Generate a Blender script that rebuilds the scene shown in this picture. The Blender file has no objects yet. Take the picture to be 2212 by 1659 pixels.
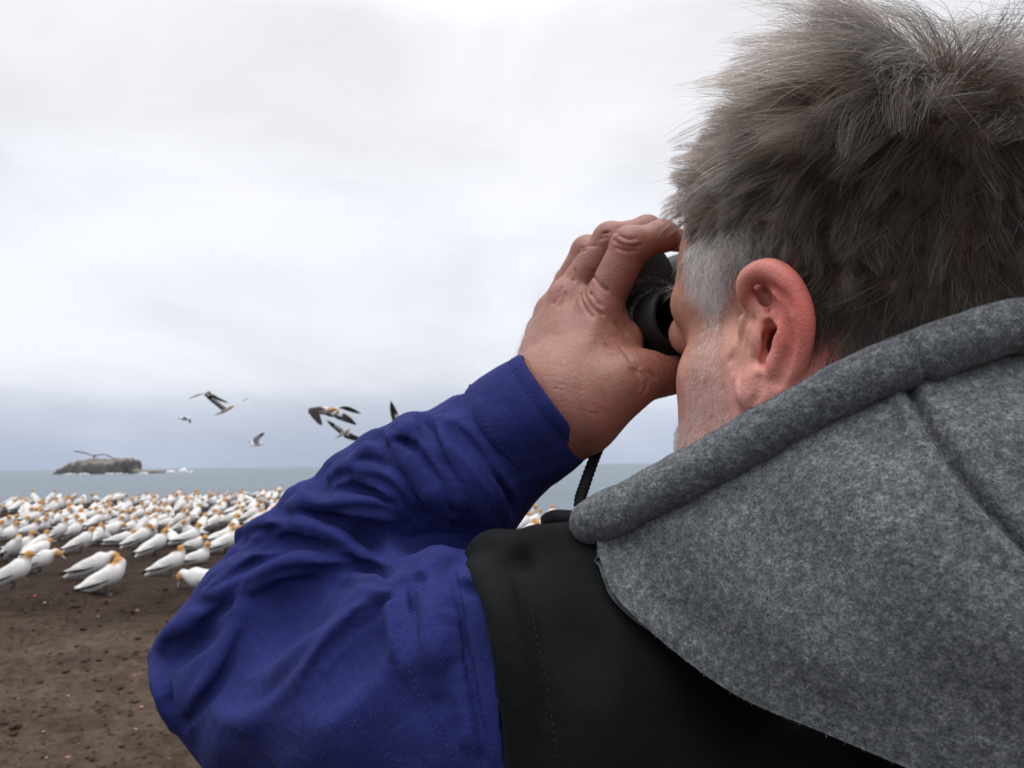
import bpy, bmesh, math, random, time
import numpy as np
from mathutils import Vector, Matrix
T0 = time.time()
RNG = np.random.default_rng(7)
random.seed(7)
SC = bpy.context.scene
COL = SC.collection

# ------------------------------------------------------------------ camera
CAM_H = 1.57                     # eye height of the photographer above the soil
FPX = 1720.0                     # focal length in units of a 2212-wide picture
PITCH = math.atan(174.5 / FPX)
ROLL = math.radians(0.63)
_U0 = np.array([0, -math.sin(PITCH), math.cos(PITCH)])
_X0 = np.array([1.0, 0, 0])
CF = np.array([0, math.cos(PITCH), math.sin(PITCH)])
CR = math.cos(ROLL) * _X0 - math.sin(ROLL) * _U0
CU = math.sin(ROLL) * _X0 + math.cos(ROLL) * _U0
CPOS = np.array([0, 0, CAM_H])
cam_d = bpy.data.cameras.new('camera')
cam = bpy.data.objects.new('camera', cam_d)
COL.objects.link(cam)
SC.camera = cam
cam_d.sensor_width = 36.0
cam_d.lens = 36.0 * FPX / 2212.0
cam_d.clip_start = 0.02
cam_d.clip_end = 90000.0
cam.matrix_world = Matrix(((CR[0], CU[0], -CF[0], CPOS[0]), (CR[1], CU[1], -CF[1], CPOS[1]),
                           (CR[2], CU[2], -CF[2], CPOS[2]), (0, 0, 0, 1)))
cam_d.dof.use_dof = True
cam_d.dof.focus_distance = 0.43
cam_d.dof.aperture_fstop = 21.0

# ------------------------------------------------------------------ sky, sun, exposure
SUN_EL, SUN_AZ = math.radians(76), math.radians(205)   # azimuth: 0 = straight ahead (+Y), clockwise
world = bpy.data.worlds.new('World')
SC.world = world
world.use_nodes = True
def build_world():
    nt = world.node_tree; N = nt.nodes; L = nt.links
    N.clear()
    out = N.new('ShaderNodeOutputWorld'); bg = N.new('ShaderNodeBackground')
    sky = N.new('ShaderNodeTexSky'); sky.sky_type = 'NISHITA'; sky.sun_disc = False
    sky.sun_elevation = SUN_EL; sky.sun_rotation = SUN_AZ; sky.air_density = 1.0; sky.dust_density = 4.0
    sc = N.new('ShaderNodeVectorMath'); sc.operation = 'SCALE'; sc.inputs['Scale'].default_value = 0.1
    L.new(sky.outputs['Color'], sc.inputs[0])
    tc = N.new('ShaderNodeTexCoord')
    sep = N.new('ShaderNodeSeparateXYZ'); L.new(tc.outputs['Generated'], sep.inputs[0])
    # overcast deck: brightness by elevation, layered with soft cloud noise
    mp = N.new('ShaderNodeMapping'); mp.inputs['Scale'].default_value = (1.3, 1.3, 2.9)
    mp.inputs['Location'].default_value = (0.35, 0.0, 0.1)
    L.new(tc.outputs['Generated'], mp.inputs['Vector'])
    n1 = N.new('ShaderNodeTexNoise'); n1.inputs['Scale'].default_value = 1.7; n1.inputs['Detail'].default_value = 7
    n1.inputs['Roughness'].default_value = 0.52; n1.inputs['Distortion'].default_value = 0.35
    L.new(mp.outputs[0], n1.inputs['Vector'])
    cr = N.new('ShaderNodeValToRGB')
    cr.color_ramp.elements[0].position = 0.0; cr.color_ramp.elements[0].color = (0.46, 0.53, 0.66, 1)
    cr.color_ramp.elements[1].position = 1.0; cr.color_ramp.elements[1].color = (2.1, 2.11, 2.15, 1)
    for p, c in ((0.03, (0.52, 0.575, 0.70, 1)), (0.065, (0.60, 0.65, 0.76, 1)), (0.095, (0.745, 0.78, 0.86, 1)), (0.14, (0.81, 0.835, 0.905, 1)), (0.30, (0.845, 0.86, 0.915, 1)), (0.50, (0.865, 0.87, 0.91, 1)), (0.7, (1.3, 1.3, 1.33, 1))):
        e = cr.color_ramp.elements.new(p); e.color = c
    L.new(sep.outputs['Z'], cr.inputs['Fac'])
    # small wobble of the elevation so the bands are cloud-like
    ad = N.new('ShaderNodeMath'); ad.operation = 'MULTIPLY_ADD'; ad.inputs[1].default_value = 0.10; 
    L.new(n1.outputs['Fac'], ad.inputs[0])
    sb = N.new('ShaderNodeMath'); sb.operation = 'SUBTRACT'; sb.inputs[1].default_value = 0.05
    L.new(sep.outputs['Z'], sb.inputs[0]); L.new(sb.outputs[0], ad.inputs[2])
    L.new(ad.outputs[0], cr.inputs['Fac'])
    n2 = N.new('ShaderNodeMapRange'); n2.inputs['From Min'].default_value = 0.36; n2.inputs['From Max'].default_value = 0.66
    n2.inputs['To Min'].default_value = 0.90; n2.inputs['To Max'].default_value = 1.06
    n2.interpolation_type = 'SMOOTHSTEP'
    L.new(n1.outputs['Fac'], n2.inputs['Value'])
    ml = N.new('ShaderNodeVectorMath'); ml.operation = 'SCALE'
    L.new(cr.outputs['Color'], ml.inputs[0]); L.new(n2.outputs[0], ml.inputs['Scale'])
    mx = N.new('ShaderNodeMix'); mx.data_type = 'RGBA'; mx.inputs[0].default_value = 0.97
    L.new(sc.outputs[0], mx.inputs[6]); L.new(ml.outputs[0], mx.inputs[7])
    L.new(mx.outputs[2], bg.inputs['Color']); bg.inputs['Strength'].default_value = 1.0
    L.new(bg.outputs[0], out.inputs[0])
build_world()
sun_d = bpy.data.lights.new('sun', 'SUN'); sun_d.energy = 1.5; sun_d.angle = math.radians(55); sun_d.color = (1.0, 0.97, 0.93)
sun = bpy.data.objects.new('sun', sun_d); COL.objects.link(sun)
_sd = Vector((math.sin(SUN_AZ) * math.cos(SUN_EL), math.cos(SUN_AZ) * math.cos(SUN_EL), math.sin(SUN_EL)))
sun.rotation_euler = _sd.to_track_quat('Z', 'Y').to_euler()
SC.view_settings.view_transform = 'Standard'
SC.view_settings.look = 'None'
SC.view_settings.exposure = 0.12
SC.view_settings.gamma = 1.0
SC.view_settings.use_curve_mapping = False

# ------------------------------------------------------------------ helpers: points
def PX(px, py, d):
    """a world point given by its bearing from the camera (2212-wide picture units) and depth in metres"""
    return CPOS + CF * d + CR * ((px - 1106.0) / FPX * d) + CU * ((829.5 - py) / FPX * d)
def PXL(pts):
    return [PX(*p[:3]) for p in pts]
def to_px(P):
    q = np.asarray(P) - CPOS
    d = q @ CF
    return 1106.0 + FPX * (q @ CR) / d, 829.5 - FPX * (q @ CU) / d, d
def lerp(a, b, t): return a + (b - a) * t
def catmull(pts, n):
    """dense samples of a Catmull-Rom curve through pts (rows of any width)"""
    p = np.asarray(pts, float)
    p = np.vstack([2 * p[0] - p[1], p, 2 * p[-1] - p[-2]])
    out = []
    m = len(p) - 3
    t = np.linspace(0, m - 1e-9, n)
    i = np.floor(t).astype(int); f = (t - i)[:, None]
    a, b, c, d = p[i], p[i + 1], p[i + 2], p[i + 3]
    return 0.5 * (2 * b + (c - a) * f + (2 * a - 5 * b + 4 * c - d) * f ** 2 + (3 * b - a - 3 * c + d) * f ** 3)
def bump01(x):
    x = np.clip(x, 0, 1); return x * x * (3 - 2 * x)

# ------------------------------------------------------------------ helpers: implicit solids
class Vol:
    """distance field on a regular grid; solids are blended in one after another"""
    def __init__(s, lo, hi, h):
        s.lo = np.array(lo, float); s.h = h
        s.n = np.ceil((np.array(hi) - s.lo) / h).astype(int) + 1
        s.ax = [(s.lo[i] + h * np.arange(s.n[i])).astype(np.float32) for i in range(3)]
        s.D = np.full(s.n, 0.05, np.float32)
    def box(s, lo, hi):
        a = np.clip(np.floor((np.asarray(lo) - s.lo) / s.h).astype(int), 0, s.n)
        b = np.clip(np.ceil((np.asarray(hi) - s.lo) / s.h).astype(int) + 1, 0, s.n)
        if (b <= a).any(): return None, None
        sl = tuple(slice(a[i], b[i]) for i in range(3))
        return sl, (s.ax[0][sl[0]][:, None, None], s.ax[1][sl[1]][None, :, None], s.ax[2][sl[2]][None, None, :])
    def _apply(s, sl, d, k, cut):
        A = s.D[sl]
        if cut:
            A = -A
        m = np.minimum(A, d)
        if k > 0:
            hh = np.maximum(k - np.abs(A - d), 0)
            m -= hh * hh * (0.25 / k)
        s.D[sl] = -m if cut else m
    def cone(s, a, b, ra, rb, k=0.004, cut=False):
        a = np.asarray(a, np.float32); b = np.asarray(b, np.float32)
        r = max(ra, rb) + k + 3 * s.h
        sl, g = s.box(np.minimum(a, b) - r, np.maximum(a, b) + r)
        if sl is None: return
        ab = b - a; L2 = float(ab @ ab) + 1e-12
        x, y, z = g[0] - a[0], g[1] - a[1], g[2] - a[2]
        t = np.clip((x * ab[0] + y * ab[1] + z * ab[2]) / L2, 0, 1)
        d = np.sqrt((x - t * ab[0]) ** 2 + (y - t * ab[1]) ** 2 + (z - t * ab[2]) ** 2) - (ra + (rb - ra) * t)
        s._apply(sl, d, k, cut)
    def chain(s, pts, rad, k=0.004, cut=False, n=None):
        """one tube along a smooth curve, its pieces joined exactly, then blended once"""
        if np.isscalar(rad): rad = [rad] * len(pts)
        q = np.hstack([np.asarray(pts, float), np.asarray(rad, float)[:, None]])
        q = catmull(q, n or max(2, (len(pts) - 1) * 4 + 1)).astype(np.float32)
        r = q[:, 3].max() + k + 3 * s.h
        sl, g = s.box(q[:, :3].min(0) - r, q[:, :3].max(0) + r)
        if sl is None: return
        big = None
        for i in range(len(q) - 1):
            a, b = q[i, :3], q[i + 1, :3]
            rr = max(q[i, 3], q[i + 1, 3]) + k + 3 * s.h
            lo = np.minimum(a, b) - rr; hi = np.maximum(a, b) + rr
            sl2, g2 = s.box(lo, hi)
            if sl2 is None: continue
            if big is None:
                big = np.full(tuple(x.stop - x.start for x in sl), 0.05, np.float32)
            rel = tuple(slice(sl2[j].start - sl[j].start, sl2[j].stop - sl[j].start) for j in range(3))
            ab = b - a; L2 = float(ab @ ab) + 1e-12
            x, y, z = g2[0] - a[0], g2[1] - a[1], g2[2] - a[2]
            t = np.clip((x * ab[0] + y * ab[1] + z * ab[2]) / L2, 0, 1)
            d = np.sqrt((x - t * ab[0]) ** 2 + (y - t * ab[1]) ** 2 + (z - t * ab[2]) ** 2) - (q[i, 3] + (q[i + 1, 3] - q[i, 3]) * t)
            big[rel] = np.minimum(big[rel], d)
        if big is not None: s._apply(sl, big, k, cut)
    def ell(s, c, r, M=None, k=0.01, cut=False):
        """ellipsoid, M rows = its axes"""
        c = np.asarray(c, np.float32); r = np.asarray(r, np.float32)
        M = np.eye(3, dtype=np.float32) if M is None else np.asarray(M, np.float32)
        R = np.abs(M.T) @ r + k + 3 * s.h
        sl, g = s.box(c - R, c + R)
        if sl is None: return
        x, y, z = g[0] - c[0], g[1] - c[1], g[2] - c[2]
        u = [M[i, 0] * x + M[i, 1] * y + M[i, 2] * z for i in range(3)]
        k0 = np.sqrt(sum((u[i] / r[i]) ** 2 for i in range(3))) + 1e-6
        k1 = np.sqrt(sum((u[i] / r[i] ** 2) ** 2 for i in range(3))) + 1e-6
        s._apply(sl, k0 * (k0 - 1) / k1, k, cut)
    def plane_cut(s, p, n, k=0.0):
        """remove everything on the side the normal points to"""
        n = np.asarray(n, float); n = n / np.linalg.norm(n)
        d = ((s.ax[0] - p[0]) * n[0])[:, None, None] + ((s.ax[1] - p[1]) * n[1])[None, :, None] + ((s.ax[2] - p[2]) * n[2])[None, None, :]
        s._apply((slice(None),) * 3, (-d).astype(np.float32), k, True)
    def sample(s, P):
        q = (np.asarray(P) - s.lo) / s.h
        i = np.clip(np.floor(q).astype(int), 0, s.n - 2); f = np.clip(q - i, 0, 1)
        o = 0
        for a in (0, 1):
            for b in (0, 1):
                for c in (0, 1):
                    w = (f[..., 0] if a else 1 - f[..., 0]) * (f[..., 1] if b else 1 - f[..., 1]) * (f[..., 2] if c else 1 - f[..., 2])
                    o = o + w * s.D[i[..., 0] + a, i[..., 1] + b, i[..., 2] + c]
        return o
    def hit(s, px, py, d0=0.2, d1=0.75, graze=0.0):
        """first surface point met along a bearing from the camera"""
        ds = np.arange(d0, d1, 0.0006)
        P = CPOS + ds[:, None] * (CF + CR * ((px - 1106.0) / FPX) + CU * ((829.5 - py) / FPX))
        inside = ((P >= s.lo) & (P <= s.lo + s.h * (s.n - 1))).all(1)
        v = np.where(inside, s.sample(P), 1.0)
        i = np.argmax(v < 0)
        if v[i] < 0: return P[i], ds[i]
        i = np.argmin(v)                 # grazing bearing: the closest approach
        return (P[i], ds[i]) if v[i] < graze else (None, None)
    def mesh(s, smooth=2):
        D = s.D; S = D < 0
        nx, ny, nz = D.shape
        c = np.zeros((nx - 1, ny - 1, nz - 1), np.int8)
        for a in (0, 1):
            for b in (0, 1):
                for e in (0, 1):
                    c += S[a:nx - 1 + a, b:ny - 1 + b, e:nz - 1 + e]
        idx = np.argwhere((c > 0) & (c < 8))
        vid = np.full(c.shape, -1, np.int32)
        vid[idx[:, 0], idx[:, 1], idx[:, 2]] = np.arange(len(idx))
        i, j, k = idx.T
        cv = {(a, b, e): D[i + a, j + b, k + e] for a in (0, 1) for b in (0, 1) for e in (0, 1)}
        acc = np.zeros((len(idx), 3)); cnt = np.zeros(len(idx))
        for p, q in [((0,0,0),(1,0,0)),((0,1,0),(1,1,0)),((0,0,1),(1,0,1)),((0,1,1),(1,1,1)),
                     ((0,0,0),(0,1,0)),((1,0,0),(1,1,0)),((0,0,1),(0,1,1)),((1,0,1),(1,1,1)),
                     ((0,0,0),(0,0,1)),((1,0,0),(1,0,1)),((0,1,0),(0,1,1)),((1,1,0),(1,1,1))]:
            va, vb = cv[p], cv[q]
            m = (va < 0) != (vb < 0)
            t = va[m] / (va[m] - vb[m])
            pa = np.array(p, float); pb = np.array(q, float)
            acc[m] += pa + t[:, None] * (pb - pa); cnt[m] += 1
        V = s.lo + s.h * (idx + acc / cnt[:, None])
        F = []
        for ax in range(3):
            o1, o2 = [(1, 2), (2, 0), (0, 1)][ax]
            A = S[tuple(slice(0, -1) if t == ax else slice(None) for t in range(3))]
            B = S[tuple(slice(1, None) if t == ax else slice(None) for t in range(3))]
            e = np.argwhere(A != B)
            ok = (e[:, o1] > 0) & (e[:, o2] > 0) & (e[:, o1] < D.shape[o1] - 1) & (e[:, o2] < D.shape[o2] - 1)
            e = e[ok]
            fl = A[e[:, 0], e[:, 1], e[:, 2]]
            def vv(d1, d2):
                q = e.copy(); q[:, o1] -= d1; q[:, o2] -= d2
                return vid[q[:, 0], q[:, 1], q[:, 2]]
            q = np.stack([vv(1, 1), vv(0, 1), vv(0, 0), vv(1, 0)], 1)
            q[~fl] = q[~fl][:, ::-1]
            F.append(q)
        F = np.vstack(F)
        F = F[(F >= 0).all(1)]
        for _ in range(smooth):
            V = relax(V, F, 0.5)
        return V, F

def relax(V, F, w):
    n = len(V); acc = np.zeros((n, 3)); cnt = np.zeros(n)
    for a, b in ((0, 1), (1, 2), (2, 3), (3, 0)):
        for p, q in ((a, b), (b, a)):
            for c in range(3):
                acc[:, c] += np.bincount(F[:, p], V[F[:, q], c], n)
            cnt += np.bincount(F[:, p], minlength=n)
    cnt = np.maximum(cnt, 1)
    return V + w * (acc / cnt[:, None] - V)

def vnormals(V, F):
    d1 = V[F[:, 2]] - V[F[:, 0]]; d2 = V[F[:, 3]] - V[F[:, 1]]
    fn = np.cross(d1, d2); N = np.zeros_like(V)
    for c in range(4):
        for a in range(3):
            N[:, a] += np.bincount(F[:, c], fn[:, a], len(V))
    return N / np.maximum(np.linalg.norm(N, axis=1), 1e-12)[:, None]

# ------------------------------------------------------------------ helpers: objects
def raw_mesh(name, V, F, smooth=True):
    V = np.ascontiguousarray(V, np.float32); F = np.ascontiguousarray(F, np.int32)
    me = bpy.data.meshes.new(name)
    me.vertices.add(len(V)); me.vertices.foreach_set('co', V.ravel())
    w = F.shape[1]
    me.loops.add(F.size); me.loops.foreach_set('vertex_index', F.ravel())
    me.polygons.add(len(F))
    me.polygons.foreach_set('loop_start', np.arange(0, F.size, w, dtype=np.int32))
    if smooth: me.polygons.foreach_set('use_smooth', np.ones(len(F), bool))
    me.update(calc_edges=True); me.validate()
    return me
def link(name, me, mat=None, parent=None):
    o = bpy.data.objects.new(name, me); COL.objects.link(o)
    if mat is not None:
        for m in (mat if isinstance(mat, (list, tuple)) else [mat]): me.materials.append(m)
    if parent is not None: o.parent = parent
    return o
def obj(name, V, F, mat=None, parent=None, smooth=True):
    return link(name, raw_mesh(name, V, F, smooth), mat, parent)
def vcol(me, cols, name='tint'):
    a = me.color_attributes.new(name, 'FLOAT_COLOR', 'POINT')
    c = np.ones((len(me.vertices), 4), np.float32); c[:, :cols.shape[1]] = cols
    a.data.foreach_set('color', c.ravel())
def tag(o, label=None, cat=None, group=None, kind=None):
    if label: o['label'] = label
    if cat: o['category'] = cat
    if group: o['group'] = group
    if kind: o['kind'] = kind
    return o
def empty(name, loc=(0, 0, 0)):
    o = bpy.data.objects.new(name, None); COL.objects.link(o); o.location = loc; o.empty_display_size = 0.05
    return o
def put(o, root):
    """parent without moving (parts are modelled in place)"""
    o.parent = root
    o.matrix_parent_inverse = Matrix.Translation(root.location).inverted()
def grid_faces(nu, nv, wrap_u=False, wrap_v=False):
    iu = np.arange(nu if wrap_u else nu - 1); iv = np.arange(nv if wrap_v else nv - 1)
    a, b = np.meshgrid(iu, iv, indexing='ij')
    a = a.ravel(); b = b.ravel(); a2 = (a + 1) % nu; b2 = (b + 1) % nv
    return np.stack([a * nv + b, a2 * nv + b, a2 * nv + b2, a * nv + b2], 1)
def tube(path, rad, n=16, cap=True, flat=None):
    """swept round tube: path (k,3), rad scalar or (k,)"""
    p = np.asarray(path, float); k = len(p)
    r = np.broadcast_to(np.asarray(rad, float), (k,))
    if cap:
        e0 = p[0] + (p[0] - p[1]) * 0.02; e1 = p[-1] + (p[-1] - p[-2]) * 0.02
        p = np.vstack([e0, p, e1]); r = np.concatenate([[r[0] * 0.02], r, [r[-1] * 0.02]]); k += 2
    t = np.gradient(p, axis=0); t /= np.linalg.norm(t, axis=1)[:, None]
    up = np.array([0.123, 0.31, 0.94]); V = []
    u = np.cross(t[0], up); u /= np.linalg.norm(u)
    for i in range(k):
        u = u - t[i] * (u @ t[i]); u /= np.linalg.norm(u); v = np.cross(t[i], u)
        a = np.linspace(0, 2 * np.pi, n, endpoint=False)
        V.append(p[i] + r[i] * (np.cos(a)[:, None] * u + np.sin(a)[:, None] * v))
    V = np.vstack(V); F = grid_faces(k, n, wrap_v=True)
    return V, F

# ------------------------------------------------------------------ helpers: materials
def mat(name):
    m = bpy.data.materials.new(name); m.use_nodes = True
    nt = m.node_tree; b = nt.nodes['Principled BSDF']
    return m, nt.nodes, nt.links, b
def noise(N, L, scale, detail=4, rough=0.55, vec=None, dist=0.0):
    n = N.new('ShaderNodeTexNoise'); n.inputs['Scale'].default_value = scale; n.inputs['Detail'].default_value = detail
    n.inputs['Roughness'].default_value = rough; n.inputs['Distortion'].default_value = dist
    if vec is not None: L.new(vec, n.inputs['Vector'])
    return n
def ramp(N, L, fac, stops):
    r = N.new('ShaderNodeValToRGB'); e = r.color_ramp.elements
    e[0].position, e[0].color = stops[0][0], (*stops[0][1], 1)
    e[1].position, e[1].color = stops[-1][0], (*stops[-1][1], 1)
    for p, c in stops[1:-1]:
        x = e.new(p); x.color = (*c, 1)
    L.new(fac, r.inputs['Fac']); return r
def mixc(N, L, fac, a, b, mode='MIX'):
    m = N.new('ShaderNodeMix'); m.data_type = 'RGBA'; m.blend_type = mode
    for s, v in ((0, fac), (6, a), (7, b)):
        if hasattr(v, 'is_linked') or hasattr(v, 'links'): L.new(v, m.inputs[s])
        elif s == 0: m.inputs[0].default_value = v
        else: m.inputs[s].default_value = (*v, 1)
    return m.outputs[2]
def bump(N, L, height, strength, dist, prev=None):
    b = N.new('ShaderNodeBump'); b.inputs['Strength'].default_value = strength; b.inputs['Distance'].default_value = dist
    L.new(height, b.inputs['Height'])
    if prev is not None: L.new(prev, b.inputs['Normal'])
    return b.outputs['Normal']
def texco(N, kind='Object'):
    return N.new('ShaderNodeTexCoord').outputs[kind]

# ================================================================== materials
def m_skin():
    m, N, L, b = mat('skin')
    at = N.new('ShaderNodeAttribute'); at.attribute_name = 'tint'
    co = texco(N)
    n1 = noise(N, L, 95, 5, 0.6, co); n2 = noise(N, L, 420, 3, 0.6, co)
    blot = ramp(N, L, n1.outputs['Fac'], [(0.3, (0.80, 0.72, 0.70)), (0.52, (1, 1, 1)), (0.74, (1.08, 0.86, 0.83))])
    c = mixc(N, L, 1.0, at.outputs['Color'], blot.outputs['Color'], 'MULTIPLY')
    fr = ramp(N, L, n2.outputs['Fac'], [(0.27, (0.80, 0.70, 0.66)), (0.42, (1, 1, 1)), (1, (1, 1, 1))])
    c = mixc(N, L, 0.7, c, fr.outputs['Color'], 'MULTIPLY')
    L.new(c, b.inputs['Base Color'])
    b.inputs['Roughness'].default_value = 0.48
    b.inputs['Specular IOR Level'].default_value = 0.5
    b.inputs['Subsurface Weight'].default_value = 0.12
    b.inputs['Subsurface Radius'].default_value = (1.0, 0.35, 0.2)
    b.inputs['Subsurface Scale'].default_value = 0.0035
    v = N.new('ShaderNodeTexVoronoi'); v.inputs['Scale'].default_value = 900; L.new(co, v.inputs['Vector'])
    nb = bump(N, L, v.outputs['Distance'], 0.32, 0.0006)
    v2 = N.new('ShaderNodeTexVoronoi'); v2.feature = 'DISTANCE_TO_EDGE'; v2.inputs['Scale'].default_value = 330
    dn = noise(N, L, 60, 2, 0.5, co); mv = mixc(N, L, 0.02, co, dn.outputs['Color']); L.new(mv, v2.inputs['Vector'])
    lr = ramp(N, L, v2.outputs['Distance'], [(0.0, (0, 0, 0)), (0.10, (1, 1, 1))])
    nb = bump(N, L, lr.outputs['Color'], 0.09, 0.0006, nb)
    nb = bump(N, L, n2.outputs['Fac'], 0.14, 0.0007, nb)
    L.new(nb, b.inputs['Normal'])
    return m
def m_shirt():
    m, N, L, b = mat('blue_twill')
    co = texco(N)
    uv = N.new('ShaderNodeAttribute'); uv.attribute_name = 'weave'
    w = N.new('ShaderNodeTexWave'); w.inputs['Scale'].default_value = 1.0; w.inputs['Distortion'].default_value = 0.55
    w.inputs['Detail'].default_value = 2; w.inputs['Detail Scale'].default_value = 0.7
    L.new(uv.outputs['Vector'], w.inputs['Vector'])
    n1 = noise(N, L, 55, 5, 0.6, co); n2 = noise(N, L, 1500, 2, 0.5, co)
    c = ramp(N, L, n1.outputs['Fac'], [(0.3, (0.0130, 0.0178, 0.102)), (0.7, (0.0182, 0.0240, 0.138))])
    tw = ramp(N, L, w.outputs['Fac'], [(0.15, (0.62, 0.62, 0.64)), (0.7, (1.16, 1.16, 1.12))])
    c2 = mixc(N, L, 1.0, c.outputs['Color'], tw.outputs['Color'], 'MULTIPLY')
    fz = ramp(N, L, n2.outputs['Fac'], [(0.35, (0.78, 0.78, 0.8)), (0.66, (1.3, 1.3, 1.25))])
    c2 = mixc(N, L, 0.75, c2, fz.outputs['Color'], 'MULTIPLY')
    L.new(c2, b.inputs['Base Color'])
    b.inputs['Roughness'].default_value = 0.85; b.inputs['Specular IOR Level'].default_value = 0.15
    b.inputs['Sheen Weight'].default_value = 0.02; b.inputs['Sheen Roughness'].default_value = 0.5
    b.inputs['Sheen Tint'].default_value = (0.45, 0.5, 0.9, 1)
    n4 = noise(N, L, 38, 4, 0.5, co, 1.2)
    nb = bump(N, L, n4.outputs['Fac'], 0.45, 0.006)
    nb = bump(N, L, w.outputs['Fac'], 0.3, 0.0005, nb)
    nb = bump(N, L, n2.outputs['Fac'], 0.25, 0.0006, nb)
    L.new(nb, b.inputs['Normal'])
    return m
def m_vest():
    m, N, L, b = mat('black_softshell')
    co = texco(N)
    n1 = noise(N, L, 30, 5, 0.6, co); n2 = noise(N, L, 1900, 2, 0.5, co)
    c = ramp(N, L, n1.outputs['Fac'], [(0.3, (0.0042, 0.0052, 0.0054)), (0.7, (0.0064, 0.0076, 0.0079))])
    fz = ramp(N, L, n2.outputs['Fac'], [(0.35, (0.7, 0.7, 0.7)), (0.68, (1.5, 1.5, 1.5))])
    c2 = mixc(N, L, 0.8, c.outputs['Color'], fz.outputs['Color'], 'MULTIPLY')
    L.new(c2, b.inputs['Base Color'])
    b.inputs['Roughness'].default_value = 0.9; b.inputs['Specular IOR Level'].default_value = 0.12
    b.inputs['Sheen Weight'].default_value = 0.006; b.inputs['Sheen Roughness'].default_value = 0.4
    nb = bump(N, L, n2.outputs['Fac'], 0.25, 0.0004)
    nb = bump(N, L, n1.outputs['Fac'], 0.35, 0.004, nb)
    L.new(nb, b.inputs['Normal'])
    return m
def m_fleece():
    m, N, L, b = mat('grey_fleece')
    co = texco(N)
    n1 = noise(N, L, 260, 4, 0.7, co); n2 = noise(N, L, 900, 3, 0.7, co); n3 = noise(N, L, 22, 4, 0.5, co)
    c = ramp(N, L, n1.outputs['Fac'], [(0.30, (0.058, 0.065, 0.072)), (0.5, (0.114, 0.123, 0.134)), (0.70, (0.22, 0.229, 0.252))])
    fz = ramp(N, L, n2.outputs['Fac'], [(0.32, (0.55, 0.56, 0.57)), (0.5, (1, 1, 1)), (0.7, (1.6, 1.6, 1.62))])
    c2 = mixc(N, L, 0.9, c.outputs['Color'], fz.outputs['Color'], 'MULTIPLY')
    nh = noise(N, L, 420, 2, 0.5, co); hv = mixc(N, L, 0.25, (1.0, 1.0, 1.0), nh.outputs['Color']); c2 = mixc(N, L, 0.55, c2, mixc(N, L, 1.0, c2, hv, 'MULTIPLY'))
    br = ramp(N, L, n3.outputs['Fac'], [(0.3, (0.82, 0.83, 0.83)), (0.7, (1.15, 1.15, 1.15))])
    c2 = mixc(N, L, 1.0, c2, br.outputs['Color'], 'MULTIPLY')
    L.new(c2, b.inputs['Base Color'])
    b.inputs['Roughness'].default_value = 0.95; b.inputs['Specular IOR Level'].default_value = 0.08
    b.inputs['Sheen Weight'].default_value = 0.16; b.inputs['Sheen Roughness'].default_value = 0.5
    nb = bump(N, L, n1.outputs['Fac'], 0.7, 0.0022)
    nb = bump(N, L, n2.outputs['Fac'], 0.5, 0.001, nb)
    L.new(nb, b.inputs['Normal'])
    return m
def m_fuzz(name, gain):
    m, N, L, b = mat(name)
    at = N.new('ShaderNodeAttribute'); at.attribute_name = 'tint'
    L.new(at.outputs['Color'], b.inputs['Base Color'])
    b.inputs['Roughness'].default_value = 0.6; b.inputs['Specular IOR Level'].default_value = gain
    return m
def m_hair():
    m = bpy.data.materials.new('grey_hair'); m.use_nodes = True
    N = m.node_tree.nodes; L = m.node_tree.links
    N.clear()
    o = N.new('ShaderNodeOutputMaterial'); h = N.new('ShaderNodeBsdfHairPrincipled')
    h.parametrization = 'COLOR'
    at = N.new('ShaderNodeAttribute'); at.attribute_name = 'tint'
    L.new(at.outputs['Color'], h.inputs['Color'])
    h.inputs['Roughness'].default_value = 0.42; h.inputs['Radial Roughness'].default_value = 0.5; h.inputs['IOR'].default_value = 1.33
    L.new(h.outputs[0], o.inputs[0])
    return m
def m_plain(name, col, rough=0.5, spec=0.5, grain=0, gs=0.3, gd=0.0005, metal=0.0, var=0.0):
    m, N, L, b = mat(name)
    b.inputs['Roughness'].default_value = rough; b.inputs['Specular IOR Level'].default_value = spec; b.inputs['Metallic'].default_value = metal
    b.inputs['Base Color'].default_value = (*col, 1)
    if grain:
        n = noise(N, L, grain, 4, 0.6, texco(N))
        L.new(bump(N, L, n.outputs['Fac'], gs, gd), b.inputs['Normal'])
        if var:
            lo = tuple(c * (1 - var) for c in col); hi = tuple(min(1, c * (1 + var)) for c in col)
            r = ramp(N, L, n.outputs['Fac'], [(0.3, lo), (0.7, hi)]); L.new(r.outputs['Color'], b.inputs['Base Color'])
    return m
SKIN = m_skin(); SHIRT = m_shirt(); VEST = m_vest(); FLEECE = m_fleece(); HAIR = m_hair()
FUZZ = m_fuzz('fibre', 0.1)
RUBBER = m_plain('black_rubber', (0.012, 0.013, 0.015), 0.55, 0.4, 900, 0.25, 0.0004)
RUBBER2 = m_plain('black_eyecup_rubber', (0.009, 0.0095, 0.010), 0.62, 0.35, 700, 0.2, 0.0004)
PRINT = m_plain('grey_print', (0.20, 0.21, 0.22), 0.6)
CORD = m_plain('black_cord', (0.010, 0.010, 0.012), 0.8, 0.2, 1500, 0.6, 0.001)
STITCH = m_plain('dark_thread', (0.014, 0.016, 0.018), 0.8, 0.2)
BSTITCH = m_plain('navy_thread', (0.028, 0.034, 0.12), 0.8, 0.2)
NAIL = m_plain('fingernail', (0.60, 0.42, 0.37), 0.3, 0.5, 300, 0.1, 0.0003)

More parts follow.
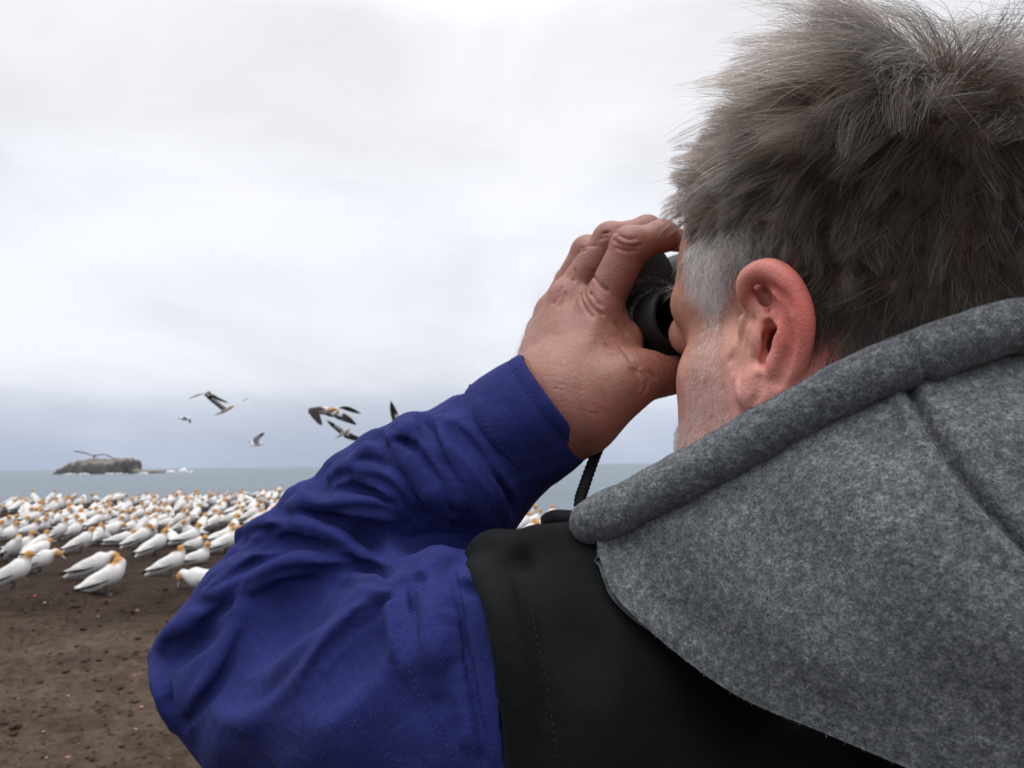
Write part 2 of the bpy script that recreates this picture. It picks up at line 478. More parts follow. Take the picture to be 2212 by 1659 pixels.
# ================================================================== the man: head with face and ear, in one skin with neck, torso, arms and hands
person = empty('person', (0.17, 0.43, 0.0))
tag(person, 'grey-haired man in black vest and blue shirt looking through binoculars, seen from behind', 'person')
TH = math.radians(34)
HFW = np.array([-math.sin(TH), math.cos(TH), 0.0])       # the way the face points
HLF = np.array([-math.cos(TH), -math.sin(TH), 0.0])      # his left
# a slight nod towards the eyepieces
_nod = math.radians(2)
HUP = np.array([0, 0, 1.0]) * math.cos(_nod) + HFW * math.sin(_nod)
HFW = HFW * math.cos(_nod) - np.array([0, 0, 1.0]) * math.sin(_nod)
HO = PX(1655, 735, 0.385) - 0.073 * HLF
HM = np.stack([HLF, HFW, HUP])
def H(x, y, z): return HO + x * HLF + y * HFW + z * HUP
def toH(P): return (np.asarray(P) - HO) @ HM.T

def build_head():
    lo = np.minimum.reduce([H(a, b, c) for a in (-.115, .115) for b in (-.125, .14) for c in (-.23, .15)])
    hi = np.maximum.reduce([H(a, b, c) for a in (-.115, .115) for b in (-.125, .14) for c in (-.23, .15)])
    v = Vol(lo, hi, 0.00125)
    v.ell(H(0, -.006, .050), (.0765, .100, .098), HM, 0)                 # cranium
    v.ell(H(0, .030, .050), (.066, .064, .060), HM, .02)                 # forehead
    v.ell(H(0, .040, -.035), (.057, .058, .080), HM, .03)                # face
    for s in (1, -1):
        v.cone(H(s * .054, .056, -.008), H(s * .065, .020, -.004), .012, .010, .022)     # cheekbone to ear
        v.chain([H(s * .060, .004, -.030), H(s * .058, .010, -.062), H(s * .042, .058, -.096), H(s * .012, .080, -.108)], [.018, .020, .020, .018], .03)
        v.ell(H(s * .044, .044, -.050), (.021, .034, .040), HM, .03)     # cheek
        v.cone(H(s * .050, .070, .034), H(s * .012, .092, .033), .008, .010, .016)       # brow ridge
        v.ell(H(s * .032, .100, .022), (.019, .014, .014), HM, .014, cut=True)           # eye socket
        v.ell(H(s * .032, .086, .022), (.0135, .0135, .0135), HM, .004)                  # eye under its lids
        v.cone(H(s * .010, .101, -.026), H(s * .009, .094, -.030), .007, .007, .008)     # nostril wing
    v.cone(H(0, .092, .018), H(0, .108, -.022), .008, .011, .012)        # nose
    v.ell(H(0, .086, -.057), (.026, .010, .007), HM, .008)               # lips
    v.ell(H(0, .087, -.069), (.022, .010, .008), HM, .008)
    v.cone(H(.022, .094, -.063), H(-.022, .094, -.063), .0022, .0022, .003, cut=True)
    v.ell(H(0, .082, -.103), (.020, .016, .017), HM, .02)                # chin
    v.chain([H(0, -.030, -.02), H(0, -.036, -.10), H(0, -.045, -.24)], [.060, .060, .066], .03)   # neck
    v.cone(H(.06, -.012, -.03), H(.03, .03, -.20), .016, .014, .02)      # neck muscle
    v.cone(H(-.06, -.012, -.03), H(-.03, .03, -.20), .016, .014, .02)
    # ---- left ear (bearing and depth of each ridge)
    def ear(mir):
        g = (lambda a: [mir(p) for p in PXL(a)])
        # shell that carries the ridges
        v.chain(g([(1648, 640, .386), (1668, 690, .378), (1664, 760, .380), (1640, 830, .386)]), [.006, .0075, .0075, .006], .006)
        v.chain(g([(1664, 622, .376), (1694, 660, .370), (1702, 720, .368), (1690, 790, .371), (1660, 840, .379)]), [.005, .0055, .0055, .006, .006], .006)
        v.chain(g([(1690, 640, .380), (1712, 700, .377), (1700, 770, .379)]), [.006, .007, .006], .006)
        # hollows
        v.chain(g([(1666, 712, .371), (1664, 742, .371), (1652, 770, .374)]), [.0050, .0058, .0040], .002, cut=True)
        v.ell(mir(PX(1662, 738, .382)), (.010, .012, .0064), HM, .001, cut=True)
        v.chain(g([(1644, 622, .3745), (1662, 662, .371)]), [.0030, .0040], .0015, cut=True)
        v.chain(g([(1648, 632, .381), (1664, 668, .378)]), [.0030, .0036], .001, cut=True)
        # helix
        v.chain(g([(1622, 668, .3835), (1609, 640, .3835), (1612, 606, .381), (1636, 586, .376), (1668, 584, .3695), (1699, 606, .364), (1722, 645, .3605), (1734, 692, .3590),
                   (1731, 742, .3605), (1719, 790, .364), (1694, 835, .370), (1660, 862, .376)]),
                [.0026, .0036, .0046, .0052, .0056, .0058, .0058, .0056, .0054, .0054, .0056, .0060], .0025)
        # antihelix and antitragus
        v.chain(g([(1674, 640, .3685), (1684, 672, .3665), (1690, 712, .3655), (1688, 756, .3665), (1674, 792, .3705), (1652, 806, .3750)]),
                [.0030, .0038, .0046, .0046, .0054, .0042], .003)
        v.chain(g([(1660, 650, .3730), (1676, 668, .3680)]), [.0024, .0030], .003)
        # tragus and the folds of skin running down from it
        v.chain(g([(1630, 712, .3830), (1640, 728, .3800), (1640, 752, .3795), (1630, 775, .3825)]), [.0040, .0056, .0052, .0036], .004)
        v.chain(g([(1626, 650, .3860), (1622, 700, .3865), (1612, 760, .3885), (1600, 810, .391)]), [.0028, .0030, .0028, .0022], .004)
        v.chain(g([(1606, 690, .3905), (1594, 760, .3935)]), [.0024, .0020], .004)
        # lobe
        v.ell(mir(PX(1632, 842, .381)), (.0085, .010, .012), HM, .005)
    ear(lambda p: p)
    def furrow(pts, rad, k, lift=0.0):
        q = []
        for (x, y) in pts:
            P, d = v.hit(x, y, 0.3, 0.46)
            if P is not None: q.append(P + lift * (CPOS - P) / np.linalg.norm(CPOS - P))
        v.chain(q, rad, k, cut=True)
    furrow([(1680, 664), (1692, 700), (1706, 738), (1700, 770), (1688, 806), (1682, 830)], [.0010, .0017, .0022, .0024, .0020, .0012], .0030)
    furrow([(1676, 622), (1698, 645), (1710, 668)], [.0006, .0009, .0005], .0030)
    furrow([(1637, 618), (1648, 636), (1660, 658), (1668, 684)], [.0022, .0036, .0042, .0030], .0012)
    furrow([(1667, 712), (1666, 735), (1662, 760)], [.0030, .0046, .0036], .0015)
    furrow([(1652, 775), (1646, 795), (1640, 815)], [.0018, .0014, .0008], .0025)
    furrow([(1616, 640), (1612, 690), (1598, 745), (1584, 800)], [.0008, .0010, .0012, .0006], .0030)
    furrow([(1628, 690), (1616, 745), (1602, 800), (1596, 840)], [.0006, .0010, .0010, .0006], .0030)
    furrow([(1600, 680), (1588, 740), (1578, 780)], [.0006, .0009, .0005], .0030)
    furrow([(1640, 822), (1640, 845), (1632, 868)], [.0010, .0012, .0010], .003)
    def mirror(p):
        q = toH(p); return H(-q[0], q[1], q[2])
    ear(mirror)
    V, F = v.mesh(1)
    return v, V, F
HEADV, hV, hF = build_head()

SKIN_BASE = np.array([0.46, 0.225, 0.160])
def near(V, p, r):
    return np.exp(-((V - p) ** 2).sum(1) / (r * r))[:, None]
def tint_head(V):
    q = toH(V); c = np.tile(SKIN_BASE * 1.04, (len(V), 1))
    pink = np.array([0.72, 0.40, 0.355])
    c = lerp(c, pink, 0.6 * bump01((0.03 - q[:, 2]) / 0.06)[:, None])
    for p, r, w, k in (((1715, 640, .362), .022, .85, (.64, .135, .115)), ((1728, 740, .361), .024, .9, (.64, .13, .11)), ((1650, 585, .374), .014, .7, (.70, .235, .205)),
                       ((1680, 800, .368), .016, .7, (.72, .26, .215)), ((1640, 740, .381), .009, .5, (.66, .22, .165)), ((1618, 730, .387), .016, .45, (.70, .43, .28)), ((1600, 850, .39), .02, .5, (.72, .35, .30)),
                       ((1640, 850, .381), .016, .6, (.74, .36, .31)), ((1790, 780, .38), .03, .7, (.46, .19, .16))):
        c = lerp(c, np.array(k), w * near(V, PX(*p), r))
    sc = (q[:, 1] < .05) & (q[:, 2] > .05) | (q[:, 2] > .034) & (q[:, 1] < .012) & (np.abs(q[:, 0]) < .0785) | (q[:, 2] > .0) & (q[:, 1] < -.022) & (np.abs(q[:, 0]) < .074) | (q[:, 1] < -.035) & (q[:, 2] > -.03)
    c[sc] = np.array([.13, .085, .068])       # scalp darkened in its colour: hair roots plus the shade under the hair
    return c
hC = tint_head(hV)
print('head', len(hV), time.time() - T0)

# ================================================================== hands round the binoculars
def hand_prims(v, g):
    """left hand; g maps (px, py, depth) points to world points (identity or mirrored)"""
    IX = [(1294, 668, .497), (1362, 532, .492), (1430, 509, .494), (1471, 520, .504)]
    MD = [(1224, 645, .517), (1318, 517, .511), (1398, 497, .511), (1440, 510, .52)]
    RG = [(1192, 676, .533), (1268, 543, .527), (1340, 522, .528), (1380, 530, .535)]
    LT = [(1170, 716, .548), (1228, 606, .545), (1285, 585, .546), (1318, 590, .552)]
    W = (1196, 872, .476)
    def mid(a, b, t): return tuple(a[i] + (b[i] - a[i]) * t for i in range(3))
    # palm: four metacarpals fanned from the wrist
    wr = [(1228, 893, .468), (1200, 868, .474), (1180, 848, .482), (1164, 832, .490)]
    for f, w, r0, r1 in ((IX, wr[0], .0175, .0125), (MD, wr[1], .018, .0125), (RG, wr[2], .017, .0115), (LT, wr[3], .0155, .0105)):
        v.chain(g([w, mid(w, f[0], .5), f[0]]), [r0, (r0 + r1) / 2 + .001, r1], .012)
    v.chain(g([(1262, 800, .490), (1300, 730, .499), (1318, 690, .503)]), [.018, .016, .011], .012)       # palm side
    # wrist into the forearm
    v.chain(g([(1212, 860, .474), (1165, 900, .480), (1080, 960, .486), (930, 1090, .498)]), [.0285, .0275, .029, .036], .015)
    v.chain(g([(1240, 898, .467), (1185, 940, .474), (1080, 1010, .486)]), [.0205, .022, .026], .015)
    # thumb
    v.chain(g([(1262, 895, .468), (1330, 836, .470), (1385, 812, .476), (1440, 812, .489), (1500, 800, .507), (1540, 780, .52)]),
            [.0215, .0205, .0165, .0125, .0115, .0085], .010)
    v.chain(g([(1300, 780, .486), (1340, 762, .492), (1366, 728, .498)]), [.014, .0115, .008], .010)    # web of the thumb
    # fingers
    fr = {0: (.0128, .0113, .0090, .0072), 1: (.0108, .0100, .0086, .0072), 2: (.0100, .0094, .0082, .007), 3: (.0088, .0082, .0072, .006)}
    for n, f in enumerate((IX, MD, RG, LT)):
        r = fr[n]
        P = g(f)
        for i in range(3):
            v.cone(P[i], P[i + 1], r[i], r[i + 1] + (.0006 if i == 0 else 0), .0025 if i else .0035)
        for i in (1, 2):      # joints
            v.ell(P[i], (r[i] * 1.12,) * 3, None, .003)
        # pulp filling the inner bend
        m = (P[0] + P[1]) / 2; 
    # web between the fingers
    for a, b in ((IX, MD), (MD, RG), (RG, LT)):
        v.cone(*g([mid(a[0], a[1], .10), mid(b[0], b[1], .10)]), .0075, .007, .005)
    # knuckle heads and tendons
    for f, w, r in ((IX, wr[0], .0105), (MD, wr[1], .0105), (RG, wr[2], .0095), (LT, wr[3], .0085)):
        k = (f[0][0], f[0][1], f[0][2] - .0052)
        v.ell(g([k])[0], (r, r, r), None, .006)
        v.chain(g([(k[0], k[1], k[2] - .0045), tuple(np.array(mid(f[0], w, .45)) + (0, 0, -.0155))]), [.0028, .0016], .006)
    # creases over the joints
    def crease(pts, r=.0011, k=.0012): v.chain(g(pts), r, k, cut=True)
    return IX, MD, RG, LT

def wrinkles(v, spec, rad, k, lift=0.0):
    for pts in spec:
        q = []
        for (x, y) in pts:
            P, d = v.hit(x, y, 0.43, 0.6)
            if P is not None: q.append(P + lift * (CPOS - P) / np.linalg.norm(CPOS - P))
        if len(q) > 1: v.chain(q, rad, k, cut=True, n=len(q) * 3)

def mirror_head(p):
    q = toH(p); return H(-q[0], q[1], q[2])
def hand_vol(mirrored):
    pts = np.array(PXL([(1100, 470, .43), (1560, 470, .43), (1100, 1040, .43), (1560, 1040, .43), (1100, 470, .57), (1560, 470, .57), (1100, 1040, .57), (1560, 1040, .57)]))
    if mirrored: pts = np.array([mirror_head(p) for p in pts])
    v = Vol(pts.min(0), pts.max(0), 0.0013 if mirrored else 0.00085)
    g = (lambda a: [mirror_head(p) for p in PXL(a)]) if mirrored else PXL
    hand_prims(v, g)
    if not mirrored:
        # skin creases: finger joints, knuckles, thumb web (bearings on the back of the hand)
        wrinkles(v, [[(1326, 518), (1342, 529), (1362, 533), (1384, 530)], [(1330, 534), (1352, 542), (1376, 541)], [(1338, 508), (1356, 517), (1374, 515)],
                     [(1300, 506), (1316, 502), (1334, 503)], [(1295, 516), (1312, 511)], [(1258, 536), (1272, 531), (1286, 531)], [(1252, 546), (1266, 540)]], .0005, .0016)
        wrinkles(v, [[(1241, 583), (1243, 596), (1240, 606)], [(1284, 588), (1288, 606), (1300, 620), (1312, 628)], [(1262, 622), (1268, 648), (1284, 668), (1302, 680)],
                     [(1270, 612), (1280, 640), (1298, 660)], [(1254, 634), (1262, 662), (1280, 684)],
                     [(1212, 622), (1206, 634)], [(1206, 640), (1196, 656)], [(1222, 634), (1218, 650), (1206, 662)]], .0005, .0020)
        wrinkles(v, [[(1376, 800), (1392, 812), (1398, 830), (1390, 850)], [(1366, 798), (1378, 816), (1380, 838)], [(1398, 802), (1414, 816)], [(1342, 752), (1360, 776), (1380, 794)],
                     [(1330, 700), (1350, 722)], [(1310, 745), (1330, 752)]], .0004, .0022)
        # fine transverse skin lines over the back of the hand and wrist
        rg = np.random.default_rng(3)
        for i in range(34):
            x0 = rg.uniform(1150, 1300); y0 = rg.uniform(720, 930)
            if y0 > 905 - (1330 - x0) * .1: continue
            a = math.radians(rg.uniform(-2, 22)); n = rg.uniform(25, 70)
            wrinkles(v, [[(x0, y0), (x0 + n * .5 * math.cos(a), y0 + n * .5 * math.sin(a) + rg.uniform(-3, 3)), (x0 + n * math.cos(a), y0 + n * math.sin(a))]], .00008, .0006)
    return v
LHV = hand_vol(False); lV, lF = LHV.mesh(1)
RHV = hand_vol(True); rV, rF = RHV.mesh(1)
def tint_hand(V, mir=False):
    if mir: V = np.array(V)
    c = np.tile(SKIN_BASE * np.array([.57, .48, .49]), (len(V), 1))
    f = (lambda p: mirror_head(PX(*p))) if mir else (lambda p: PX(*p))
    for p, r, w, k in (((1346, 525, .483), .008, .75, (0.288, 0.076, 0.058)), ((1282, 655, .485), .013, .55, (0.259, 0.083, 0.061)), ((1215, 640, .505), .010, .5, (0.252, 0.086, 0.065)),
                       ((1318, 510, .50), .007, .5, (0.274, 0.086, 0.065)), ((1440, 500, .487), .014, .55, (0.324, 0.122, 0.090)), ((1476, 516, .50), .01, .5, (0.346, 0.130, 0.101)), ((1268, 540, .517), .007, .5, (0.324, 0.130, 0.101)),
                       ((1420, 800, .475), .03, .4, (0.245, 0.094, 0.065)), ((1240, 690, .49), .009, .4, (0.216, 0.097, 0.090))):
        c = lerp(c, np.array(k), w * near(V, f(p), r))
    return c
lC = tint_hand(lV); rC = tint_hand(rV, True)
print('hands', len(lV), len(rV), time.time() - T0)

# ------------------------------------------------------------------ binoculars (porro pair, long axis along the gaze)
BF = HFW.copy(); BU = HUP.copy(); BL = HLF.copy()
BO = H(.032, .098, .034)            # rear rim of the left eyecup
def lathe(axis_o, ax, prof, n=48, sq=None):
    """profile (along, radius) spun about an axis"""
    e1 = BU if abs(ax @ BU) < .9 else BL
    e1 = e1 - ax * (e1 @ ax); e1 /= np.linalg.norm(e1); e2 = np.cross(ax, e1)
    a = np.linspace(0, 2 * np.pi, n, endpoint=False)
    V = np.vstack([axis_o + ax * s + r * (np.cos(a)[:, None] * e1 + np.sin(a)[:, None] * e2) for s, r in prof])
    return V, grid_faces(len(prof), n, wrap_v=True)[:, ::-1]
def slab(outline, z0, z1, bev, org, ex, ey, ez, n=6):
    """closed outline in (ex, ey), extruded along ez with rounded rims"""
    o = np.array(outline, float); c = o.mean(0)
    d = o - c; nrm = d / np.linalg.norm(d, axis=1)[:, None]
    rings = []
    for t in np.linspace(0, 1, n): rings.append((z0 + bev * (1 - math.sin(t * math.pi / 2)), bev * (1 - math.cos((1 - t) * math.pi / 2)) ))
    prof = [(z0, bev)] + [(z0 + bev * (1 - math.cos(t)), bev * (1 - math.sin(t))) for t in np.linspace(0.15, math.pi / 2, n)]
    prof += [(z1 - (p[0] - z0), p[1]) for p in prof[::-1]]
    prof = [(z0, None)] + prof + [(z1, None)]
    V = []
    for z, ins in prof:
        q = (c + d * 0.001) if ins is None else (o - nrm * ins)
        V.append(org + q[:, :1] * ex + q[:, 1:] * ey + z * ez)
    return np.vstack(V), grid_faces(len(prof), len(o), wrap_v=True)[:, ::-1]
def smooth_outline(pts, n=72):
    p = np.array(pts + pts[:3], float); q = catmull(p, (len(p) - 1) * 24 + 1)
    a = q[24:24 * (len(pts) + 1)]; idx = np.linspace(0, len(a) - 1, n).astype(int)
    return a[idx]
def build_binoculars():
    root = empty('binoculars', tuple(H(0, .13, .02)))
    tag(root, 'black binoculars held to the eyes of the grey-haired man', 'binoculars')
    def part(name, V, F, m, par=root, smooth=True):
        o = obj(name, V, F, m); put(o, root)
        if par is not root:
            o.parent = par; o.matrix_parent_inverse = Matrix.Translation(root.location).inverted()
        return o
    for s in (1, -1):
        e = H(s * .032, .098, .034)                          # eyecup rim
        hx = BL * s
        # eyecup: flared soft rubber with a rolled rim, then ribbed focusing collar
        part('eyecup', *lathe(e, BF, [(.004, .013), (.0, .0165), (-.0006, .0185), (.0004, .0198), (.003, .0205), (.010, .0208), (.0115, .0200), (.012, .0192), (.0185, .0190), (.019, .0180)]), RUBBER2)
        rib = []
        prof = [(.0175, .018), (.018, .0212), (.0195, .0218), (.0265, .0218), (.0275, .0212), (.028, .018)]
        V, F = lathe(e, BF, prof, 96)
        k = np.arange(len(V)) % 96; ring = np.arange(len(V)) // 96
        ctr = e + BF * ((V - e) @ BF)[:, None]
        V = ctr + (V - ctr) * np.where(((k // 2) % 4 == 0) & (ring > 0) & (ring < 5), 0.965, 1.0)[:, None]
        part('focus_ring', V, F, RUBBER)
        # prism housing: broad rounded plate, offset outwards as in a porro pair
        ol = smooth_outline([(-.030, .026), (-.027, .050), (-.006, .062), (.016, .055), (.031, .026), (.034, -.004), (.027, -.024), (.006, -.031), (-.014, -.027), (-.027, -.010)])
        hs = part('prism_housing', *slab(ol, .0275, .074, .0045, e, hx, BU, BF), RUBBER)
        if s < 0: hs.data.flip_normals()
        pl = part('cover_plate', *slab(ol * .93, .0258, .030, .0012, e, hx, BU, BF), RUBBER2)
        if s < 0: pl.data.flip_normals()
        # objective barrel
        o2 = e + hx * .006
        part('objective_barrel', *lathe(o2, BF, [(.070, .010), (.070, .0205), (.078, .0212), (.088, .0215), (.094, .0218), (.096, .0214), (.0965, .0195), (.092, .0185), (.091, .002)]), RUBBER)
        part('objective_lens', *lathe(o2, BF, [(.0905, .0182), (.0915, .013), (.092, .004), (.092, .0002)]), LENS)
    c = H(0, .098, .034)
    part('hinge', *lathe(c, BF, [(.028, .001), (.028, .0085), (.060, .0085), (.062, .011), (.080, .011), (.082, .006), (.090, .006), (.090, .001)], 32), RUBBER)
    part('bridge', *slab(smooth_outline([(-.022, .008), (0, .010), (.022, .008), (.022, -.008), (0, -.010), (-.022, -.008)]), .034, .044, .002, c, BL, BU, BF), RUBBER)
    # the print on the back of the left cover plate
    for txt, size, r0, rot in (('MULTI COATED', .0046, .0238, 0), ("1° al 1000m", .0042, .0172, 0)):
        cu = bpy.data.curves.new('print', 'FONT'); cu.body = txt; cu.size = size; cu.align_x = 'CENTER'; cu.extrude = 0.00004
        o = bpy.data.objects.new('print', cu); COL.objects.link(o); cu.materials.append(PRINT)
        ex = -BL; ey = BU; ez = np.cross(ex, ey)
        p = BO - BL * .010 + BU * (r0 + .007) + BF * .02565
        M = Matrix(((ex[0], ey[0], ez[0], p[0]), (ex[1], ey[1], ez[1], p[1]), (ex[2], ey[2], ez[2], p[2]), (0, 0, 0, 1)))
        dg = bpy.context.evaluated_depsgraph_get()
        me = bpy.data.meshes.new_from_object(o.evaluated_get(dg))
        bpy.data.objects.remove(o)
        n = len(me.vertices); co = np.zeros(n * 3, np.float32); me.vertices.foreach_get('co', co); co = co.reshape(-1, 3)
        R = .030 if r0 > .02 else .05      # letters follow the curve of the plate
        a = co[:, 0] / R; rr = R + co[:, 1]
        co = np.stack([np.sin(a) * rr, np.cos(a) * rr - R, co[:, 2]], 1)
        W = p + co[:, :1] * ex + co[:, 1:2] * ey + co[:, 2:] * ez
        me.vertices.foreach_set('co', W.astype(np.float32).ravel()); me.update()
        po = link('print', me, None); put(po, root)
    return root
LENS = m_plain('coated_glass', (0.01, 0.02, 0.03), 0.05, 0.9)
binoc = build_binoculars()
# neck cord: braided, from the binoculars down to the collar
def cord():
    pts = PXL([(1345, 850, .53), (1318, 905, .50), (1303, 945, .485), (1284, 990, .472), (1264, 1045, .455), (1252, 1090, .444), (1262, 1150, .43), (1330, 1220, .42)])
    c = catmull(pts, 400); s = np.arange(400)
    V, F = tube(c, .0031 + .00035 * np.sin(s * .62), 14)
    o = obj('neck_cord', V, F, CORD); put(o, binoc)
cord()

# ================================================================== clothing: shirt sleeves
def c5(pts):
    return [(294.8 + x * .5461, 753.3 + y * .5461) for x, y in pts]
def grad(v, P, e=0.002):
    g = np.array([v.sample(P + np.eye(3)[i] * e) - v.sample(P - np.eye(3)[i] * e) for i in range(3)])
    return g / (np.linalg.norm(g) + 1e-9)
GH = 1.9
def folds(v, spec, cut=False, d0=.3, d1=.62, graze=.009):
    """cloth folds: tubes laid on the surface along bearings; (points, radius, height, blend)"""
    base = v.D.copy()
    jobs = []
    for pts, r, h, k in spec:
        q = []
        m = len(pts) - 1
        for i, (x, y) in enumerate(pts):
            P, d = v.hit(x, y, d0, d1, graze=graze)
            if P is None: continue
            n = grad(v, P)
            off = max(0.0, float(v.sample(P)))       # a grazing bearing: the fold itself makes the outline
            e = .30 if i in (0, m) else (.85 if i in (1, m - 1) and m > 2 else 1.0)
            hh = min(h * GH * e, (.95 if cut else 1.3) * r)
            q.append(P + n * ((r - hh) if cut else (min(0, h * GH * e - r) if off <= 0 else -r)))
        if len(q) > 1:
            rr = np.full(len(q), r); rr[0] *= .55; rr[-1] *= .55
            jobs.append((q, rr, k * (.55 if cut else 1.5)))
    for q, rr, k in jobs: v.chain(q, list(rr), k, cut=cut)
def sleeve_vol():
    lo = np.array(PXL([(280, 1750, .60), (280, 760, .42), (1300, 760, .60), (1300, 1750, .30)])); 
    pts = np.array(PXL([(x, y, d) for x in (270, 1300) for y in (750, 1800) for d in (.31, .60)]))
    lo, hi = np.array([-.335, .29, 1.18]), np.array([.085, .60, 1.61])
    v = Vol(lo, hi, 0.0012)
    # forearm, elbow, upper arm
    # upper arm first, ended inside the armhole
    v.chain(PXL([(568, 1440, .524), (650, 1500, .505), (800, 1520, .462), (1000, 1520, .412), (1180, 1500, .385)]), [.0585, .066, .072, .076, .066], 0, n=33)
    v.plane_cut(PX(1092, 1480, .37), np.array([.97, -.05, .1]), 0.0)
    v.chain(PXL([(1104, 985, .476), (1066, 1045, .476), (1042, 1108, .474), (1010, 1180, .470)]), [.012, .017, .018, .016], .01)
    v.chain(PXL([(1150, 905, .478), (1040, 985, .482), (900, 1090, .492), (720, 1250, .508), (575, 1420, .523)]), [.0385, .040, .046, .054, .056], .022, n=33)
    v.cone(PX(510, 1400, .525), PX(346, 1414, .53), .040, .003, .02)
    v.ell(PX(500, 1425, .527), (.030, .034, .030), None, .03)
    return v
SLV = sleeve_vol()
print('sleeve base', SLV.n, time.time() - T0)
R = [ # ridges, bearings taken along each fold
 (c5([(1205, 275), (1270, 330), (1345, 430), (1415, 545), (1462, 650)]), .0075, .0050, .006),
 (c5([(1150, 300), (1215, 390), (1290, 500), (1350, 610), (1400, 700)]), .0060, .0034, .006),
 (c5([(985, 350), (1035, 306), (1085, 318), (1140, 380), (1210, 480), (1270, 590), (1310, 670)]), .0095, .0062, .008),
 (c5([(850, 432), (930, 392), (1000, 395), (1080, 440), (1170, 545), (1240, 645)]), .0085, .0055, .009),
 (c5([(720, 560), (790, 480), (870, 470), (950, 480), (1040, 560), (1110, 650)]), .0080, .0042, .010),
 (c5([(560, 655), (640, 604), (760, 600), (880, 606), (980, 622), (1050, 662)]), .0095, .0070, .008),
 (c5([(395, 715), (470, 692), (600, 690), (700, 706), (790, 760), (880, 820)]), .0075, .0055, .007),
 (c5([(290, 880), (400, 800), (500, 740), (580, 705), (660, 720), (740, 770)]), .0060, .0038, .008),
 (c5([(215, 1045), (320, 960), (450, 890), (600, 850), (760, 824), (880, 822), (960, 850), (1040, 890)]), .0110, .0085, .010),
 (c5([(260, 960), (340, 915), (430, 885), (500, 880)]), .0050, .0030, .006),
 (c5([(62, 1205), (150, 1140), (250, 1070), (330, 1000)]), .0070, .0055, .008),
 (c5([(70, 1215), (105, 1310), (125, 1400), (150, 1470)]), .0050, .0038, .006),
 (c5([(1010, 930), (910, 1030), (800, 1130), (680, 1270), (560, 1390), (430, 1465), (310, 1450)]), .0120, .0058, .014),
 (c5([(420, 950), (400, 1070), (330, 1230), (240, 1360), (170, 1440)]), .0130, .0050, .016),
 (c5([(1040, 895), (1022, 970), (1040, 1090), (1075, 1210), (1110, 1310)]), .0065, .0045, .007),
 (c5([(1245, 815), (1185, 850), (1155, 930), (1160, 1040), (1185, 1170), (1200, 1300)]), .0085, .0065, .007),
 (c5([(1050, 890), (1100, 880), (1140, 900)]), .0055, .0042, .005),
 (c5([(1265, 960), (1330, 985), (1385, 1000)]), .0050, .0034, .005),
 (c5([(1290, 900), (1330, 930), (1370, 985), (1400, 1080), (1430, 1250), (1450, 1400)]), .0070, .0036, .008),
 (c5([(300, 1640), (360, 1560), (430, 1500)]), .009, .003, .012),
 (c5([(620, 1640), (760, 1500), (900, 1380), (1000, 1260)]), .012, .0028, .016),
]
VL = [ # valleys
 (c5([(600, 652), (720, 650), (830, 690), (920, 760), (1000, 850)]), .0075, .0055, .008),
 (c5([(720, 585), (820, 560), (930, 570), (1030, 620)]), .0060, .0038, .008),
 (c5([(880, 445), (980, 430), (1060, 480), (1150, 600)]), .0055, .0040, .006),
 (c5([(1010, 370), (1070, 370), (1120, 420), (1190, 520), (1260, 640)]), .0045, .0036, .005),
 (c5([(1130, 330), (1190, 410), (1270, 520)]), .0040, .0032, .004),
 (c5([(1250, 300), (1320, 380), (1400, 495), (1470, 610), (1492, 655)]), .0028, .0026, .003),
 (c5([(460, 760), (560, 745), (680, 760), (800, 830), (920, 880), (1020, 890)]), .0080, .0050, .009),
 (c5([(300, 960), (400, 900), (520, 830), (640, 800)]), .0050, .0030, .007),
 (c5([(240, 1100), (330, 1020), (420, 930)]), .0060, .0030, .009),
 (c5([(100, 1240), (190, 1180), (270, 1130), (330, 1130)]), .0100, .0040, .012),
 (c5([(500, 930), (640, 900), (800, 880), (950, 900)]), .0060, .0022, .009),
 (c5([(1070, 920), (1085, 1000), (1110, 1100), (1140, 1230)]), .0060, .0045, .006),
 (c5([(1090, 905), (1130, 925), (1140, 980)]), .0050, .0045, .005),
 (c5([(1252, 880), (1262, 960), (1280, 1050), (1310, 1250), (1350, 1490), (1380, 1670)]), .0026, .0018, .002),
 (c5([(1275, 925), (1310, 950), (1350, 975)]), .0035, .0025, .004),
 (c5([(470, 1180), (560, 1130), (680, 1080), (800, 1030)]), .016, .0035, .022),
 (c5([(330, 1330), (430, 1380), (540, 1330), (660, 1180)]), .012, .0030, .018),
 (c5([(700, 1420), (800, 1300), (900, 1200), (960, 1110)]), .014, .0035, .018),
 (c5([(90, 1300), (140, 1420), (190, 1520)]), .006, .003, .008),
]
folds(SLV, R, graze=.016); folds(SLV, VL, cut=True, graze=.004)
folds(SLV, [(p, .0040, .0007, .004) for p, r, h, k in R[:16] if h > .003])          # crests
folds(SLV, [(p, .0030, .0009, .006) for p, r, h, k in VL[:9]], cut=True)
folds(SLV, [(c5([(935, 338), (962, 392), (1010, 440)]), .0065, .0040, .007), (c5([(1122, 262), (1146, 318), (1185, 390)]), .0055, .0034, .006), (c5([(690, 505), (726, 560), (790, 588)]), .007, .0038, .008),
            (c5([(530, 610), (572, 662), (640, 682)]), .006, .0034, .007), (c5([(372, 730), (410, 765), (470, 770)]), .0055, .003, .007), (c5([(225, 1000), (262, 1010), (320, 990)]), .0055, .003, .007)], cut=True, graze=.014)
